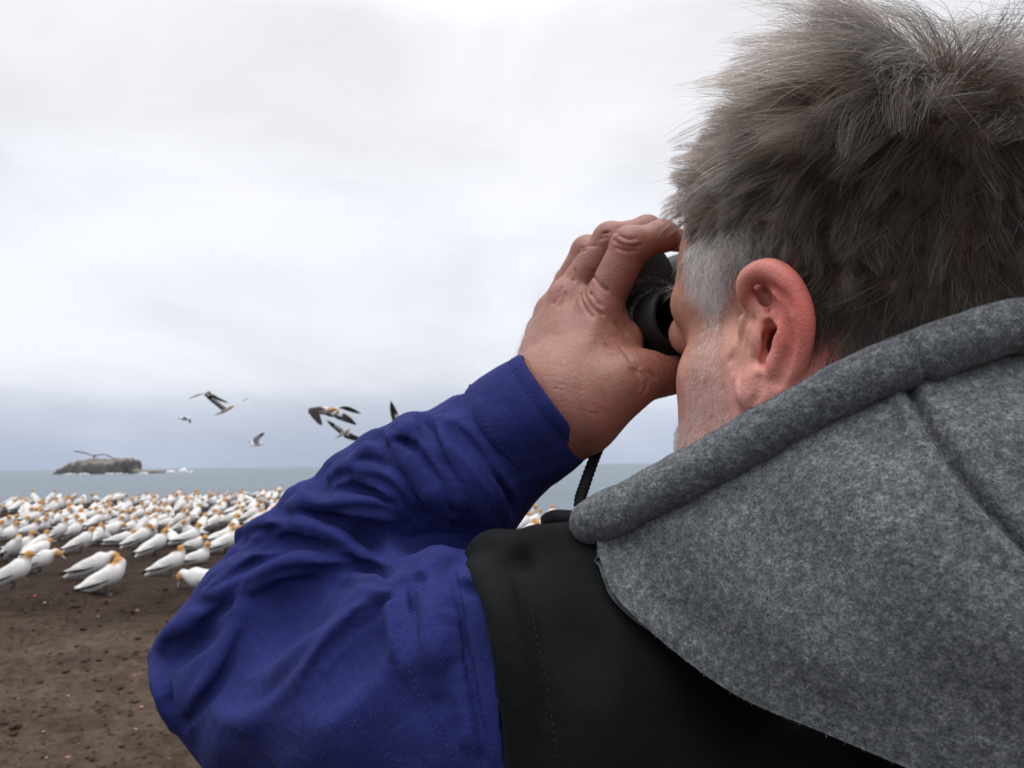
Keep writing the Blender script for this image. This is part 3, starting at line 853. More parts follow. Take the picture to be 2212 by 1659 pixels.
# lesser creases running with the main ones
_rq = np.random.default_rng(29)
SM = []
for i in range(44):
    p = np.array(R[_rq.integers(0, 16)][0]); n = len(p)
    a = _rq.integers(0, max(1, n - 3)); p = p[a:a + 3 + _rq.integers(0, 2)]
    if len(p) < 3: continue
    off = np.array([_rq.normal(0, 8), abs(_rq.normal(0, 22)) + 4])
    SM.append(([tuple(x + off + _rq.normal(0, 4, 2)) for x in p], .0034, .0009, .005))
folds(SLV, SM[::2], graze=0); folds(SLV, SM[1::2], cut=True, graze=0)
# small puckers beside the armhole seam
_rp = np.random.default_rng(11)
PK = []
for i in range(15):
    t = i / 14; x0, y0 = 1262 + 95 * t, 960 + 600 * t
    PK.append((c5([(x0 - 30 - 22 * _rp.random(), y0 + _rp.uniform(-6, 14)), (x0 - 4, y0)]), .0030, .0012, .004))
folds(SLV, PK)
# the cuff: cleaner, thicker band over the end of the sleeve
_cuff = PXL([(1196, 870, .4755), (1100, 942, .479)])
CA = _cuff[0]; CD = (_cuff[1] - _cuff[0]) / np.linalg.norm(_cuff[1] - _cuff[0])
SLV.plane_cut(CA + CD * 0.022, -CD, 0.004)
sV, sF = SLV.mesh(1)
_s = sV
for _i in range(14): _s = relax(_s, sF, .9)
sV = _s + 1.95 * (sV - _s)          # sharpen the creases
def cuff_mesh():
    """a buttoned cuff: open band with thickness and a turned edge"""
    e1 = np.cross(CD, CF); e1 /= np.linalg.norm(e1); e2 = np.cross(CD, e1)
    n = 160; a = np.linspace(0, 2 * np.pi, n, endpoint=False)
    ctr0 = CA; L = .0385
    rng = np.random.default_rng(5)
    prof = [(.003, -.0036), (-.0008, -.0030), (-.0022, -.0012), (-.0022, .0006), (-.0008, .0018), (.004, .0022), (.0055, .0016), (.007, .0023), (.015, .0030), (.026, .0032), (.034, .0026), (L, .0012), (L + .003, -.002)]
    V = []
    for s, o in prof:
        wob = .0010 * np.sin(3 * a + 1.1 + s * 30) + .0007 * np.sin(5 * a + .4 - s * 60)
        ra = .0345 + o + s * .05 + wob
        V.append(ctr0 + CD * s + np.outer(np.cos(a) * ra * 1.0, e1) + np.outer(np.sin(a) * ra * 1.04, e2))
    return np.vstack(V), grid_faces(len(prof), n, wrap_v=True)
kV, kF = cuff_mesh()
def weave_attr(me, V, ang=0.9, freq=2600.0):
    """twill: a diagonal running with the sleeve, stored as a texture coordinate"""
    N = np.zeros((len(V), 3), np.float32)
    d = V - PX(560, 1420, .523)
    N[:, 0] = d @ (CU * .90 + CR * .40 + CF * .15) * 370
    N[:, 1] = d @ (CR * .9 - CU * .4) * 60
    N[:, 2] = d @ CF * 60
    a = me.attributes.new('weave', 'FLOAT_VECTOR', 'POINT'); a.data.foreach_set('vector', N.ravel())
def mir_body(p):          # the other side of the body, about the plane through the spine
    n = BLF; o = BSP
    return p - 2 * np.outer((p - o) @ n, n)
BTH = math.radians(16)
BLF = np.array([-math.cos(BTH), -math.sin(BTH), 0.0]); BFW = np.array([-math.sin(BTH), math.cos(BTH), 0.0])
BSP = H(0, -.04, -.18)
sl = obj('shirt_sleeve', sV, sF, SHIRT); put(sl, person); weave_attr(sl.data, sV)
kf = obj('cuff', kV, kF, SHIRT); put(kf, sl); kf.parent = sl; kf.matrix_parent_inverse = Matrix.Identity(4); weave_attr(kf.data, kV)
sl.matrix_parent_inverse = Matrix.Translation(person.location).inverted()
kf.matrix_parent_inverse = Matrix.Translation(person.location).inverted() if False else Matrix.Identity(4)
tag(sl, 'blue twill shirt sleeve gathered in folds on the raised left arm')
print('sleeve', len(sV), time.time() - T0)

# ================================================================== black vest
def vest_vol():
    v = Vol((-.06, .10, 1.00), (.56, .62, 1.60), 0.0024)
    # trunk
    MB = np.stack([BLF, BFW, np.array([0, 0, 1.0])])
    def B(x, y, z): return BSP + x * BLF + y * BFW + np.array([0, 0, z])
    v.ell(B(0, .010, -.34), (.205, .120, .36), MB, 0)
    v.ell(B(0, -.025, -.18), (.165, .085, .15), MB, .05)
    # shoulders
    for s in (1, -1):
        v.chain([B(s * .04, -.01, -.068), B(s * .10, -.004, -.092), B(s * .165, .01, -.115)], [.052, .054, .062], .05)
        v.chain([B(s * .165, .0, -.10), B(s * .18, -.005, -.22), B(s * .175, 0, -.34)], [.062, .070, .075], .05)
    # shape the seen shoulder by bearing
    v.chain(PXL([(1034, 1236, .420), (1072, 1226, .418), (1120, 1250, .41), (1200, 1258, .405), (1320, 1262, .40)]), [.013, .015, .016, .020, .02], .018)
    v.chain(PXL([(1130, 1275, .390), (1170, 1340, .372), (1200, 1450, .352), (1220, 1600, .345), (1230, 1750, .345)]), [.022, .026, .03, .032, .032], .03)
    # bound edge of the armhole
    v.chain(PXL([(1020, 1232, .392), (1040, 1236, .372), (1082, 1278, .346), (1110, 1345, .333), (1127, 1430, .326), (1141, 1550, .322), (1152, 1700, .320)]), [.004, .006, .0078, .0085, .0085, .0085, .0085], .010)
    v.ell(PX(1330, 1520, .395), (.070, .050, .085), None, .03)
    return v
VSV = vest_vol()
folds(VSV, [([(1012, 1205), (1040, 1178), (1075, 1168), (1108, 1178)], .006, .003, .006),
            ([(1120, 1180), (1160, 1165), (1200, 1155)], .007, .003, .008),
            ([(1022, 1215), (1062, 1290), (1085, 1390), (1105, 1520), (1116, 1660)], .0050, .0026, .005)], d0=.25, d1=.6)
folds(VSV, [([(1050, 1206), (1100, 1222), (1126, 1280), (1140, 1350), (1160, 1440), (1180, 1560), (1190, 1655)], .0022, .0011, .003),
            ([(1112, 1190), (1120, 1215), (1150, 1240)], .006, .003, .008),
            ([(1200, 1330), (1260, 1400), (1290, 1500)], .018, .003, .02)], cut=True, d0=.25, d1=.6)
gV, gF = VSV.mesh(3)
vs = obj('vest', gV, gF, VEST); put(vs, person)
tag(vs, 'plain black softshell vest over the shirt')
print('vest', len(gV), time.time() - T0)

# ------------------------------------------------------------------ grey fleece hood lying on the shoulders
def bspl(grid, nu, nv):
    g = np.asarray(grid, float)
    a = np.stack([catmull(g[i], nv) for i in range(g.shape[0])])
    return np.stack([catmull(a[:, j], nu) for j in range(nv)], 1)
HEM = [(1252, 1140, .386), (1270, 1132, .382), (1300, 1118, .378), (1400, 1070, .372), (1560, 985, .358), (1740, 885, .345), (1880, 812, .335), (1960, 782, .331),
       (2080, 738, .328), (2212, 705, .328), (2400, 690, .335), (2600, 720, .35)]
def mirror_spine(p):
    return p - 2 * ((p - BSP) @ BLF) * BLF
_hem = PXL(HEM[:-2])
HEMW = _hem + [mirror_spine(p) for p in _hem[-2::-1]]
def hood_body():
    # columns from the front end round to the spine; rows from under the hem down to the lower edge and back underneath
    cols = [
     [(1288, 1150, .384), (1289, 1168, .381), (1291, 1186, .380), (1294, 1202, .381), (1305, 1215, .392), (1330, 1200, .40)],
     [(1335, 1140, .378), (1340, 1180, .371), (1335, 1240, .366), (1330, 1288, .366), (1350, 1300, .374), (1400, 1280, .39)],
     [(1450, 1080, .368), (1470, 1170, .352), (1462, 1290, .344), (1440, 1394, .346), (1455, 1410, .356), (1520, 1380, .38)],
     [(1600, 1005, .354), (1640, 1130, .330), (1640, 1330, .318), (1590, 1502, .322), (1605, 1520, .334), (1680, 1480, .36)],
     [(1780, 905, .340), (1830, 1070, .310), (1840, 1340, .294), (1770, 1580, .300), (1785, 1600, .312), (1860, 1560, .34)],
     [(1960, 826, .331), (2020, 1010, .297), (2050, 1340, .276), (1960, 1660, .283), (1975, 1690, .297), (2050, 1640, .33)],
     [(2150, 775, .327), (2200, 980, .290), (2260, 1340, .265), (2200, 1760, .270), (2215, 1800, .285), (2300, 1740, .32)],
     [(2360, 745, .331), (2420, 980, .292), (2480, 1340, .264), (2460, 1820, .268), (2480, 1870, .283), (2560, 1800, .32)],
     [(2600, 770, .350), (2680, 1000, .312), (2740, 1340, .285), (2740, 1820, .285), (2760, 1870, .30), (2800, 1800, .33)],
    ]
    g = [[PX(*p) for p in c[:4]] for c in cols[:8]]
    g = np.array(g + [[mirror_spine(p) for p in c] for c in g[-2::-1]])
    nu, nv = 520, 200
    S = bspl(g, nu, nv)
    return S
def seam_disp(S):
    """press the panel seam into the cloth, and lay soft dents over it"""
    nu, nv, _ = S.shape
    V = S.reshape(-1, 3).copy(); F = grid_faces(nu, nv)
    N = vnormals(V, F)
    if (N @ CF).mean() > 0: N = -N
    px, py, d = to_px(V)
    ok = px < 2500
    line = catmull(np.array([(1962, 838), (2000, 905), (2060, 1000), (2130, 1090), (2212, 1175), (2300, 1260)], float), 200)
    dd = np.full(len(V), 1e9); side = np.zeros(len(V))
    for i in range(0, 200, 2):
        e = (px - line[i, 0]) ** 2 + (py - line[i, 1]) ** 2
        m = e < dd; dd[m] = e[m]; side[m] = px[m] - line[i, 0] 
    dd = np.sqrt(dd) * d / FPX
    h = -.0042 * np.exp(-(dd / .0018) ** 2) + .0022 * np.exp(-((dd - .006) / .004) ** 2)
    # hem of the lower edge: a flat band with a stitched line
    u = (np.arange(len(V)) // nv) / nu; w = (np.arange(len(V)) % nv) / nv
    q = V * 1.0
    h2 = (.0026 * np.sin(q[:, 0] * 47 + 1.2) * np.sin(q[:, 2] * 38 + .4) + .0018 * np.sin(q[:, 0] * 90 + q[:, 2] * 70)) * bump01((w - .05) / .2) * bump01((.97 - w) / .2)
    V = V + N * (np.where(ok, h, 0) + h2)[:, None]
    return V, F, N
HS = hood_body()
def lift_off(S, vol, gap=.0055):
    """let the cloth rest on the vest instead of passing through it"""
    nu, nv, _ = S.shape
    base = S.copy(); push = np.zeros((nu, nv))
    wt = np.ones(nv)
    for it in range(7):
        P = base + push[..., None] * unit_(CPOS - base)
        ins = ((P > vol.lo) & (P < vol.lo + vol.h * (vol.n - 1))).all(-1)
        d = np.where(ins, vol.sample(P), 1.0)
        push = push + np.maximum(0, gap - d) * wt[None]
    for k in range(6):
        q = np.pad(push, 4, mode='edge')
        sm = sum(q[4 + a:4 + a + nu, 4 + b:4 + b + nv] for a in (-4, -2, 0, 2, 4) for b in (-4, -2, 0, 2, 4)) / 25
        push = np.maximum(push, sm) if k < 3 else sm
    return base + push[..., None] * unit_(CPOS - base)
def unit_(a): return a / np.linalg.norm(a, axis=-1, keepdims=True)
HS = lift_off(HS, VSV)
oV, oF, oN = seam_disp(HS)
# a second, inner layer so that the cloth has thickness and closes on itself
nu, nv = HS.shape[:2]
inV = oV - oN * .0042
rim = lambda base: None
b0 = len(oV)
edge = [i * nv for i in range(nu)] + [(nu - 1) * nv + j for j in range(1, nv)] + [i * nv + nv - 1 for i in range(nu - 2, -1, -1)] + [j for j in range(nv - 2, 0, -1)]
edge = np.array(edge); e2 = np.roll(edge, -1)
HF_ = np.vstack([oF, oF[:, ::-1] + b0, np.stack([edge, e2, e2 + b0, edge + b0], 1)])
hd = obj('hood', np.vstack([oV, inV]), HF_, FLEECE); put(hd, person)
tag(hd, 'mottled grey fleece hood folded down behind the neck')
def hood_hem():
    n = 900
    c = catmull(HEMW, n)
    arc = np.concatenate([[0], np.cumsum(np.linalg.norm(np.diff(c, axis=0), axis=1))]); tot = arc[-1]
    e = np.minimum(arc, tot - arc)                 # distance from either front end
    rr = np.interp(e, [0, .0015, .005, .012, .10], [.004, .0075, .0100, .0112, .0116])
    px, py, d = to_px(c)
    notch = arc[np.argmin((px - 1972) ** 2 + (py - 778) ** 2)]      # where the panels of the hem meet
    rr = rr * (1 - .15 * np.exp(-((arc - notch) / .0016) ** 2) - .15 * np.exp(-((tot - arc - notch) / .0016) ** 2))
    rr = rr * (1 + .02 * np.sin(arc * 150) + .015 * np.sin(arc * 330 + 1))
    return c, tube(c, rr, 40)
hc_, (mV, mF) = hood_hem()
hm = obj('hem', mV, mF, FLEECE); hm.parent = hd
# inner facing of the hood seen as a second edge above the hem, then falling inside to the neck
def hood_inside():
    h0 = catmull(HEMW, 900)[14:-14]
    ctr = H(0, -.035, -.12)
    inw = ctr - h0; inw[:, 2] = 0; inw = unit_(inw)
    c = h0 + np.array([0, 0, .0098]) + inw * .0098
    c = c[np.linspace(0, len(c) - 1, 480).astype(int)]; inw = inw[np.linspace(0, len(inw) - 1, 480).astype(int)]
    V, F = tube(c, .0046, 18)
    low = c + inw * .030 - np.array([0, 0, .050])
    W = np.stack([c * (1 - t) + low * t + (0) for t in np.linspace(0, 1, 20)], 1).reshape(-1, 3)
    G = grid_faces(480, 20)
    return (V, F), (W, G)
(t1, t2) = hood_inside()
fc = obj('facing', np.vstack([t1[0], t2[0]]), np.vstack([t1[1], t2[1] + len(t1[0])]), FLEECE); fc.parent = hd
# web strap end by the collar
def strap():
    p = PXL([(1168, 1134, .432), (1180, 1124, .43), (1200, 1118, .425), (1240, 1120, .42), (1300, 1130, .415)])
    c = catmull(p, 40)
    up = CU * .0038 + CF * .001; th = CF * .0012
    V = np.vstack([c + up, c + up + th, c - up + th, c - up]).reshape(4, 40, 3).transpose(1, 0, 2).reshape(-1, 3)
    F = grid_faces(40, 4, wrap_v=True)
    F = np.vstack([F, [[0, 1, 2, 3]], [[159, 158, 157, 156]]])
    o = obj('collar_strap', V, F, CORD, smooth=False); put(o, person)
strap()
# stitching along the vest's armhole panel
def stitches(pts, vol, mat_, name, step=.0034, ln=.0020, r=.00028, d0=.25, d1=.6, par=None):
    q = []
    for x, y in catmull(np.array(pts, float), 160):
        P, d = vol.hit(x, y, d0, d1)
        if P is not None: q.append(P - CF * .0004)
    q = np.array(q); L = np.concatenate([[0], np.cumsum(np.linalg.norm(np.diff(q, axis=0), axis=1))])
    VV, FF, b = [], [], 0
    for s in np.arange(0, L[-1] - ln, step):
        a = np.array([np.interp([s, s + ln * .5, s + ln], L, q[:, i]) for i in range(3)]).T
        V, F = tube(a, [r * .6, r, r * .6], 5); VV.append(V); FF.append(F + b); b += len(V)
    o = obj(name, np.vstack(VV), np.vstack(FF), mat_); o['kind'] = 'stuff'; put(o, person)
    if par is not None:
        o.parent = par; o.matrix_parent_inverse = Matrix.Identity(4)
    return o
stitches([(1092, 1200), (1122, 1240), (1142, 1300), (1160, 1380), (1180, 1480), (1196, 1580), (1206, 1658)], VSV, STITCH, 'stitching', par=vs)
stitches(c5([(1032, 985), (1045, 1090), (1075, 1230), (1110, 1350), (1170, 1470), (1230, 1570), (1262, 1650)]), SLV, BSTITCH, 'stitching', d0=.3, par=sl)
def cuff_stitch(sv, off):
    e1 = np.cross(CD, CF); e1 /= np.linalg.norm(e1); e2 = np.cross(CD, e1)
    VV, FF, b = [], [], 0
    for a0 in np.arange(0, 2 * np.pi, .095):
        a = a0 + np.array([0, .028, .056]); wob = .0010 * np.sin(3 * a + 1.1 + sv * 30) + .0007 * np.sin(5 * a + .4 - sv * 60)
        ra = .0345 + off + sv * .05 + wob + .0002
        V, F = tube(CA + CD * sv + np.outer(np.cos(a) * ra, e1) + np.outer(np.sin(a) * ra * 1.04, e2), [.0002, .00032, .0002], 5)
        VV.append(V); FF.append(F + b); b += len(V)
    o = obj('stitching', np.vstack(VV), np.vstack(FF), BSTITCH); o['kind'] = 'stuff'; o.parent = kf
cuff_stitch(.0055, .0017); cuff_stitch(.034, .0027)
stitches(c5([(1262, 312), (1330, 400), (1410, 510), (1480, 630)]), SLV, BSTITCH, 'stitching', d0=.4, par=sl)
print('hood', time.time() - T0)

# ================================================================== one skin: head and neck, trunk, arms, hands
def trunk():
    """the parts of the body that the clothes hide"""
    v = Vol((-.32, .22, 1.0), (.72, .80, 1.66), 0.006)
    MB = np.stack([BLF, BFW, np.array([0, 0, 1.0])])
    def B(x, y, z): return BSP + x * BLF + y * BFW + np.array([0, 0, z])
    v.ell(B(0, .015, -.36), (.150, .075, .30), MB, 0)
    v.chain([H(0, -.036, -.10), H(0, -.045, -.20), B(0, .0, -.12)], [.050, .055, .07], .03)
    L_ = [B(.06, 0, -.10), B(.15, .01, -.125), PX(1010, 1520, .412), PX(560, 1430, .523), PX(900, 1090, .492), PX(1090, 955, .484)]
    v.chain(L_, [.035, .040, .045, .038, .032, .024], .03, n=40)
    Rr = [B(-.06, 0, -.10), B(-.14, .01, -.125)] + RARM[1:-1] + [mirror_head(PX(1090, 955, .484))]
    v.chain(Rr, [.035, .038, .040, .036, .032, .026], .03, n=40)
    return v.mesh(2)
def mir_pt(p):
    q = mirror_head(p)
    return q
def right_arm():
    """shoulder, elbow and wrist of the arm on the far side"""
    S = BSP - .160 * BLF + np.array([0, 0, -.125]); W = mirror_head(PX(1190, 872, .476))
    d = W - S; L = np.linalg.norm(d); u = d / L
    o = np.array([0, 0, -1.0]) * .8 - BLF * .6; o -= u * (o @ u); o /= np.linalg.norm(o)
    hgt = math.sqrt(max(.29 ** 2 - (L / 2) ** 2, .01))
    E = S + d * .5 + o * hgt
    return [S, S * .5 + E * .5, E, E * .5 + W * .5, W]
RARM = right_arm()
tV, tF = trunk()
tC = np.tile(SKIN_BASE, (len(tV), 1))
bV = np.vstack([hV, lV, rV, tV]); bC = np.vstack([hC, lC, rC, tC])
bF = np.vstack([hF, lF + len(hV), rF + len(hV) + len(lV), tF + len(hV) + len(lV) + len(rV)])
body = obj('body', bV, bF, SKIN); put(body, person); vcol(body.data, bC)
# right sleeve, on the far side of the head
def right_sleeve():
    v = Vol((.12, .22, 1.0), (.74, .82, 1.66), 0.004)
    A = RARM
    v.chain([A[0], A[1], A[2]], [.066, .064, .058], 0, n=24)
    v.chain([A[2], A[3], A[4]], [.057, .048, .0355], .02, n=24)
    return v.mesh(2)
qV, qF = right_sleeve()
rs = obj('shirt_sleeve', qV, qF, SHIRT); put(rs, person); weave_attr(rs.data, qV)
# fingernail of the right hand's finger that meets the left one on top of the bridge
print('body', len(bV), time.time() - T0)

# ================================================================== hair, stubble, fibres
from mathutils.kdtree import KDTree
def sample_tris(V, F, mask, n, rg):
    F = F[mask[F].all(1)]
    a = V[F[:, 0]]; b = V[F[:, 1]]; c = V[F[:, 2]]; d = V[F[:, 3]]
    ar = np.linalg.norm(np.cross(c - a, d - b), axis=1)
    i = rg.choice(len(F), n, p=ar / ar.sum())
    u = rg.random((n, 1)); w = rg.random((n, 1))
    P = (a[i] * (1 - u) + b[i] * u) * (1 - w) + (d[i] * (1 - u) + c[i] * u) * w
    nr = np.cross(c[i] - a[i], d[i] - b[i]); nr /= np.linalg.norm(nr, axis=1)[:, None] + 1e-12
    return P, nr
def unit(a): return a / (np.linalg.norm(a, axis=-1, keepdims=True) + 1e-12)
def make_curves(name, pts, r0, r1, tint, material, parent):
    """pts (n, k, 3)"""
    n, k, _ = pts.shape
    hc = bpy.data.hair_curves.new(name); hc.add_curves([k] * n)
    hc.attributes['position'].data.foreach_set('vector', np.ascontiguousarray(pts, np.float32).ravel())
    ra = hc.attributes.get('radius') or hc.attributes.new('radius', 'FLOAT', 'POINT')
    r0 = np.broadcast_to(np.asarray(r0, float).reshape(-1, 1), (n, 1))
    t = np.linspace(0, 1, k)[None]
    ra.data.foreach_set('value', (r0 * (1 - t ** 2) + r1 * t ** 2).astype(np.float32).ravel())
    ca = hc.attributes.new('tint', 'FLOAT_COLOR', 'CURVE')
    c = np.ones((n, 4), np.float32); c[:, :3] = tint
    ca.data.foreach_set('color', c.ravel())
    hc.materials.append(material)
    o = bpy.data.objects.new(name, hc); COL.objects.link(o)
    o.parent = parent
    if parent is person: o.matrix_parent_inverse = Matrix.Translation(person.location).inverted()
    return o
hN = vnormals(hV, hF)
hq = toH(hV)
def hairline(q):
    x, y, z = q.T
    yf = np.interp(z, [.0, .022, .035, .05, .069, .085, .10, .13], [.026, .036, .046, .050, .053, .058, .066, .074])
    zl = np.interp(y, [-.10, -.065, -.045, -.030, -.018, -.010, .012, .020, .036, .05], [-.075, -.065, -.030, -.004, .018, .040, .040, .030, .018, .014])
    return (y < yf) & (z > zl)
def scalp_hair():
    rg = np.random.default_rng(21)
    ok = hairline(hq) & (np.abs(hq[:, 0]) < .0792)
    # leave the ears bare
    for pe in (PX(1680, 700, .37), mirror_head(PX(1680, 700, .37))):
        q0 = toH(pe); dq = hq - q0
        ok &= ~((np.abs(dq[:, 0]) < .03) & (((dq[:, 1] + .000) / .018) ** 2 + ((dq[:, 2] + .002) / .033) ** 2 < 1))
    N_ = 52000
    P, n = sample_tris(hV, hF, ok, N_, rg)
    q = toH(P); nh = n @ HM.T
    side = np.sign(nh[:, 0] * 0 + 1)
    crown = np.array([.010, -.066, .120])
    # clumps
    NC = 1150
    ci = rg.choice(N_, NC, replace=False)
    kd = KDTree(NC)
    for j, i in enumerate(ci): kd.insert(P[i], j)
    kd.balance()
    own = np.array([kd.find(p)[1] for p in P])
    def params(q, nh, rr):
        m = len(q)
        t = q - crown
        t = t - nh * (t * nh).sum(1)[:, None]
        t = unit(t)
        # swirl round the crown, wind from behind
        t = unit(t + .30 * np.cross(nh, t) + np.array([0, .10, 0]))
        down = np.array([0, .10, -1.0]); dn = unit(down - nh * (nh @ down)[:, None])
        sidew = np.clip(bump01((.10 - q[:, 2]) / .07) + .5 * bump01((q[:, 1] - .01) / .04) * bump01((.105 - q[:, 2]) / .03), 0, 1.25)[:, None]
        t = unit(t * (1 - .62 * sidew) + dn * .62 * sidew)
        top = bump01((q[:, 2] - .060) / .055)
        front = bump01((q[:, 1] - .015) / .05)
        L = .026 + .038 * top
        L = np.where(q[:, 2] < .045, np.interp(q[:, 2], [-.05, .02, .045], [.019, .013, .021]), L)
        L = L * (1 - .54 * bump01((q[:, 1] + .055) / .075)) * (1 + .22 * bump01((-.03 - q[:, 1]) / .04) * top)
        tmp = front * bump01((.098 - q[:, 2]) / .03)
        L = L * (1 - .60 * tmp)
        sb = (q[:, 1] > .006) & (q[:, 2] < .062)
        L = np.where(sb, np.interp(q[:, 2], [.014, .035, .062], [.008, .013, .021]), L)
        back = (q[:, 1] < -.03) & (q[:, 2] < .05)
        L = np.where(back, np.maximum(L, .026), L)
        lift = .42 + .78 * top + .85 * top * front
        lift = np.where(sb, .30, lift)
        return t, L, lift, top, front, sb
    t, L, lift, top, front, sb = params(q, nh, rg)
    # clump character
    cang = rg.normal(0, .36, NC); clift = rg.normal(1, .36, NC).clip(.3, 2); clen = rg.normal(1, .20, NC).clip(.5, 1.5); ccurl = rg.normal(0, .6, NC)
    def grow(q, nh, t, L, lift, ang, curl, K=9):
        tf = bump01((q[:, 1] + .05) / .07) * bump01((q[:, 2] - .075) / .03)
        b = np.cross(nh, t)
        ca, sa = np.cos(ang)[:, None], np.sin(ang)[:, None]
        d0 = unit(t * ca + b * sa)
        bb = np.cross(nh, d0)
        pos = q - nh * .0006; pts = [pos.copy()]
        ds = (L / (K - 1))[:, None]
        for i in range(1, K):
            s = i / (K - 1)
            g = np.array([0, 0, 1.0]) * (s * (-.22 + .60 * tf))[:, None]
            d = unit(d0 + nh * (lift * (1.15 - .95 * s))[:, None] + bb * (curl * (s - .3))[:, None] + g)
            pos = pos + d * ds
            # keep clear of the skull
            e = pos - np.array([0, -.006, .050]); rr = np.sqrt(((e / np.array([.0785, .102, .100])) ** 2).sum(1))
            push = np.clip(1.0 - rr, 0, .2)[:, None]
            pos = pos + e * push * (q[:, 2] > .04)[:, None]
            pts.append(pos.copy())
        return np.stack(pts, 1)
    C = grow(q[ci], nh[ci], t[ci], L[ci] * clen, lift[ci] * clift, cang, ccurl)
    ang = cang[own] + rg.normal(0, .22, N_)
    S = grow(q, nh, t, L * clen[own] * rg.uniform(.78, 1.12, N_), lift * clift[own] * rg.normal(1, .16, N_), ang, ccurl[own] + rg.normal(0, .55, N_))
    K = S.shape[1]
    s = np.linspace(0, 1, K)[None, :, None]
    fly = rg.random(N_) < .085
    amt = np.where(fly, 0, rg.uniform(.55, .97, N_) * np.where(sb, .35, 1))[:, None, None]
    off = C[own] - C[own][:, :1]; offS = S - S[:, :1]
    tgt = C[own] + (q - q[ci][own])[:, None, :] * (1 - .72 * s)
    S = S * (1 - amt * s ** 1.3) + tgt * amt * s ** 1.3
    S[fly] += rg.normal(0, .0035, (fly.sum(), 1, 3)) * s ** 1.5
    W = HO + S @ HM
    # colours: dark brown-grey mixed with white, white at the temple
    white = np.clip(.055 + .80 * bump01((q[:, 1] - .000) / .030) * bump01((.072 - q[:, 2]) / .028) + .45 * bump01((.022 - q[:, 2]) / .03) * (q[:, 1] < 0) * bump01((q[:, 1] + .062) / .03), 0, .93)
    white = np.clip(white + np.where(rg.random(NC) < .16, .32, 0)[own], 0, .95)
    u = rg.random(N_); base = np.where((rg.random(N_) < .55)[:, None], np.array([.0085, .0044, .0026]), np.array([.030, .0177, .0110]))
    base = base * rg.uniform(.7, 1.3, N_)[:, None] * rg.normal(1, .34, NC)[own][:, None].clip(.45, 1.9)
    gold = rg.random(N_) < .10; base[gold] = np.array([.05, .034, .020])
    tint = np.where((u < white)[:, None], np.where(sb[:, None], np.array([.74, .71, .70]), np.array([.25, .215, .185])) * rg.uniform(.7, 1.05, N_)[:, None], base)
    r = np.where(sb, .000062, .000098) * rg.uniform(.8, 1.25, N_)
    make_curves('hair', W, r, .000022, np.clip(tint, .01, .95), HAIR, person)
scalp_hair()
def sideburn():
    """dense short white hair at the temple, in front of and above the ear"""
    rg = np.random.default_rng(33)
    x, y, z = hq.T
    ok = hairline(hq) & (z < .066) & (z > .012) & (y > -.012 + .25 * np.maximum(0, z - .03)) & (np.abs(x) < .0785)
    for pe in (PX(1680, 700, .37), mirror_head(PX(1680, 700, .37))):
        dq = hq - toH(pe); ok &= ~((np.abs(dq[:, 0]) < .03) & (((dq[:, 1] + .000) / .018) ** 2 + ((dq[:, 2] + .002) / .033) ** 2 < 1))
    P, n = sample_tris(hV, hF, ok, 7500, rg); q = toH(P); nh = n @ HM.T; N_ = len(P)
    kp = rg.random(N_) < np.interp(q[:, 2] + rg.normal(0, .005, N_), [.030, .046, .068], [1, .75, .12]); q, nh = q[kp], nh[kp]; N_ = len(q)
    down = np.array([0, -.02, -1.0]); t = unit(down - nh * (nh @ down)[:, None])
    ang = rg.normal(.05, .46, N_); t = t * np.cos(ang)[:, None] + np.cross(nh, t) * np.sin(ang)[:, None]
    L = np.interp(q[:, 2], [.012, .03, .066], [.007, .012, .017]) * rg.uniform(.7, 1.2, N_); curl = rg.normal(0, .5, N_)
    pos = q - nh * .0004; pts = [pos]
    for i in range(1, 7):
        s = i / 6
        d = unit(t * (.6 + .4 * s) + nh * (.55 - .42 * s) + np.cross(nh, t) * (curl * s)[:, None]); pos = pos + d * (L / 6)[:, None]; pts.append(pos)
    tint = np.where((rg.random(N_) < np.interp(q[:, 2], [.03, .066], [.88, .62]))[:, None], np.array([.95, .935, .93]), np.array([.10, .08, .07])) * rg.uniform(.85, 1.03, N_)[:, None]
    make_curves('sideburn', HO + np.stack(pts, 1) @ HM, .000070, .00003, tint, HAIR, person)
sideburn()
def stubble():
    rg = np.random.default_rng(4)
    x, y, z = hq.T
    ok = (z < .034) & (z > -.125) & (y > np.interp(z, [-.12, -.06, -.03, .0, .02, .034], [-.01, .018, .022, .024, .027, .030])) & (y < np.interp(z, [-.12, -.05, -.03, .0, .02, .034], [.12, .12, .060, .052, .044, .040])) & (np.abs(x) > .012)
    P, n = sample_tris(hV, hF, ok, 24000, rg)
    q = toH(P); nh = n @ HM.T
    N_ = len(P)
    dens = np.interp(q[:, 2], [-.12, -.03, .01, .034], [1, 1, .9, 1])
    down = np.array([0, -.25, -1.0]); t = unit(down - nh * (nh @ down)[:, None])
    ang = rg.normal(0, .75, N_); b = np.cross(nh, t); t = t * np.cos(ang)[:, None] + b * np.sin(ang)[:, None]
    L = rg.uniform(.0034, .0076, N_) * np.interp(q[:, 2], [-.1, 0, .034], [.9, .9, 1.35])
    curl = rg.normal(0, .9, N_)
    pts = [q - nh * .0003]; pos = pts[0]
    for i in range(1, 6):
        s = i / 5
        d = unit(t * (.35 + .8 * s) + nh * (.95 - .7 * s) + np.cross(nh, t) * (curl * s)[:, None])
        pos = pos + d * (L / 5)[:, None]; pts.append(pos)
    W = HO + np.stack(pts, 1) @ HM
    tint = np.where((rg.random(N_) < .86)[:, None], np.array([.95, .93, .92]), np.array([.34, .25, .19])) * rg.uniform(.8, 1.05, N_)[:, None]
    make_curves('beard_stubble', W, .000088, .000045, tint, HAIR, person)
stubble()
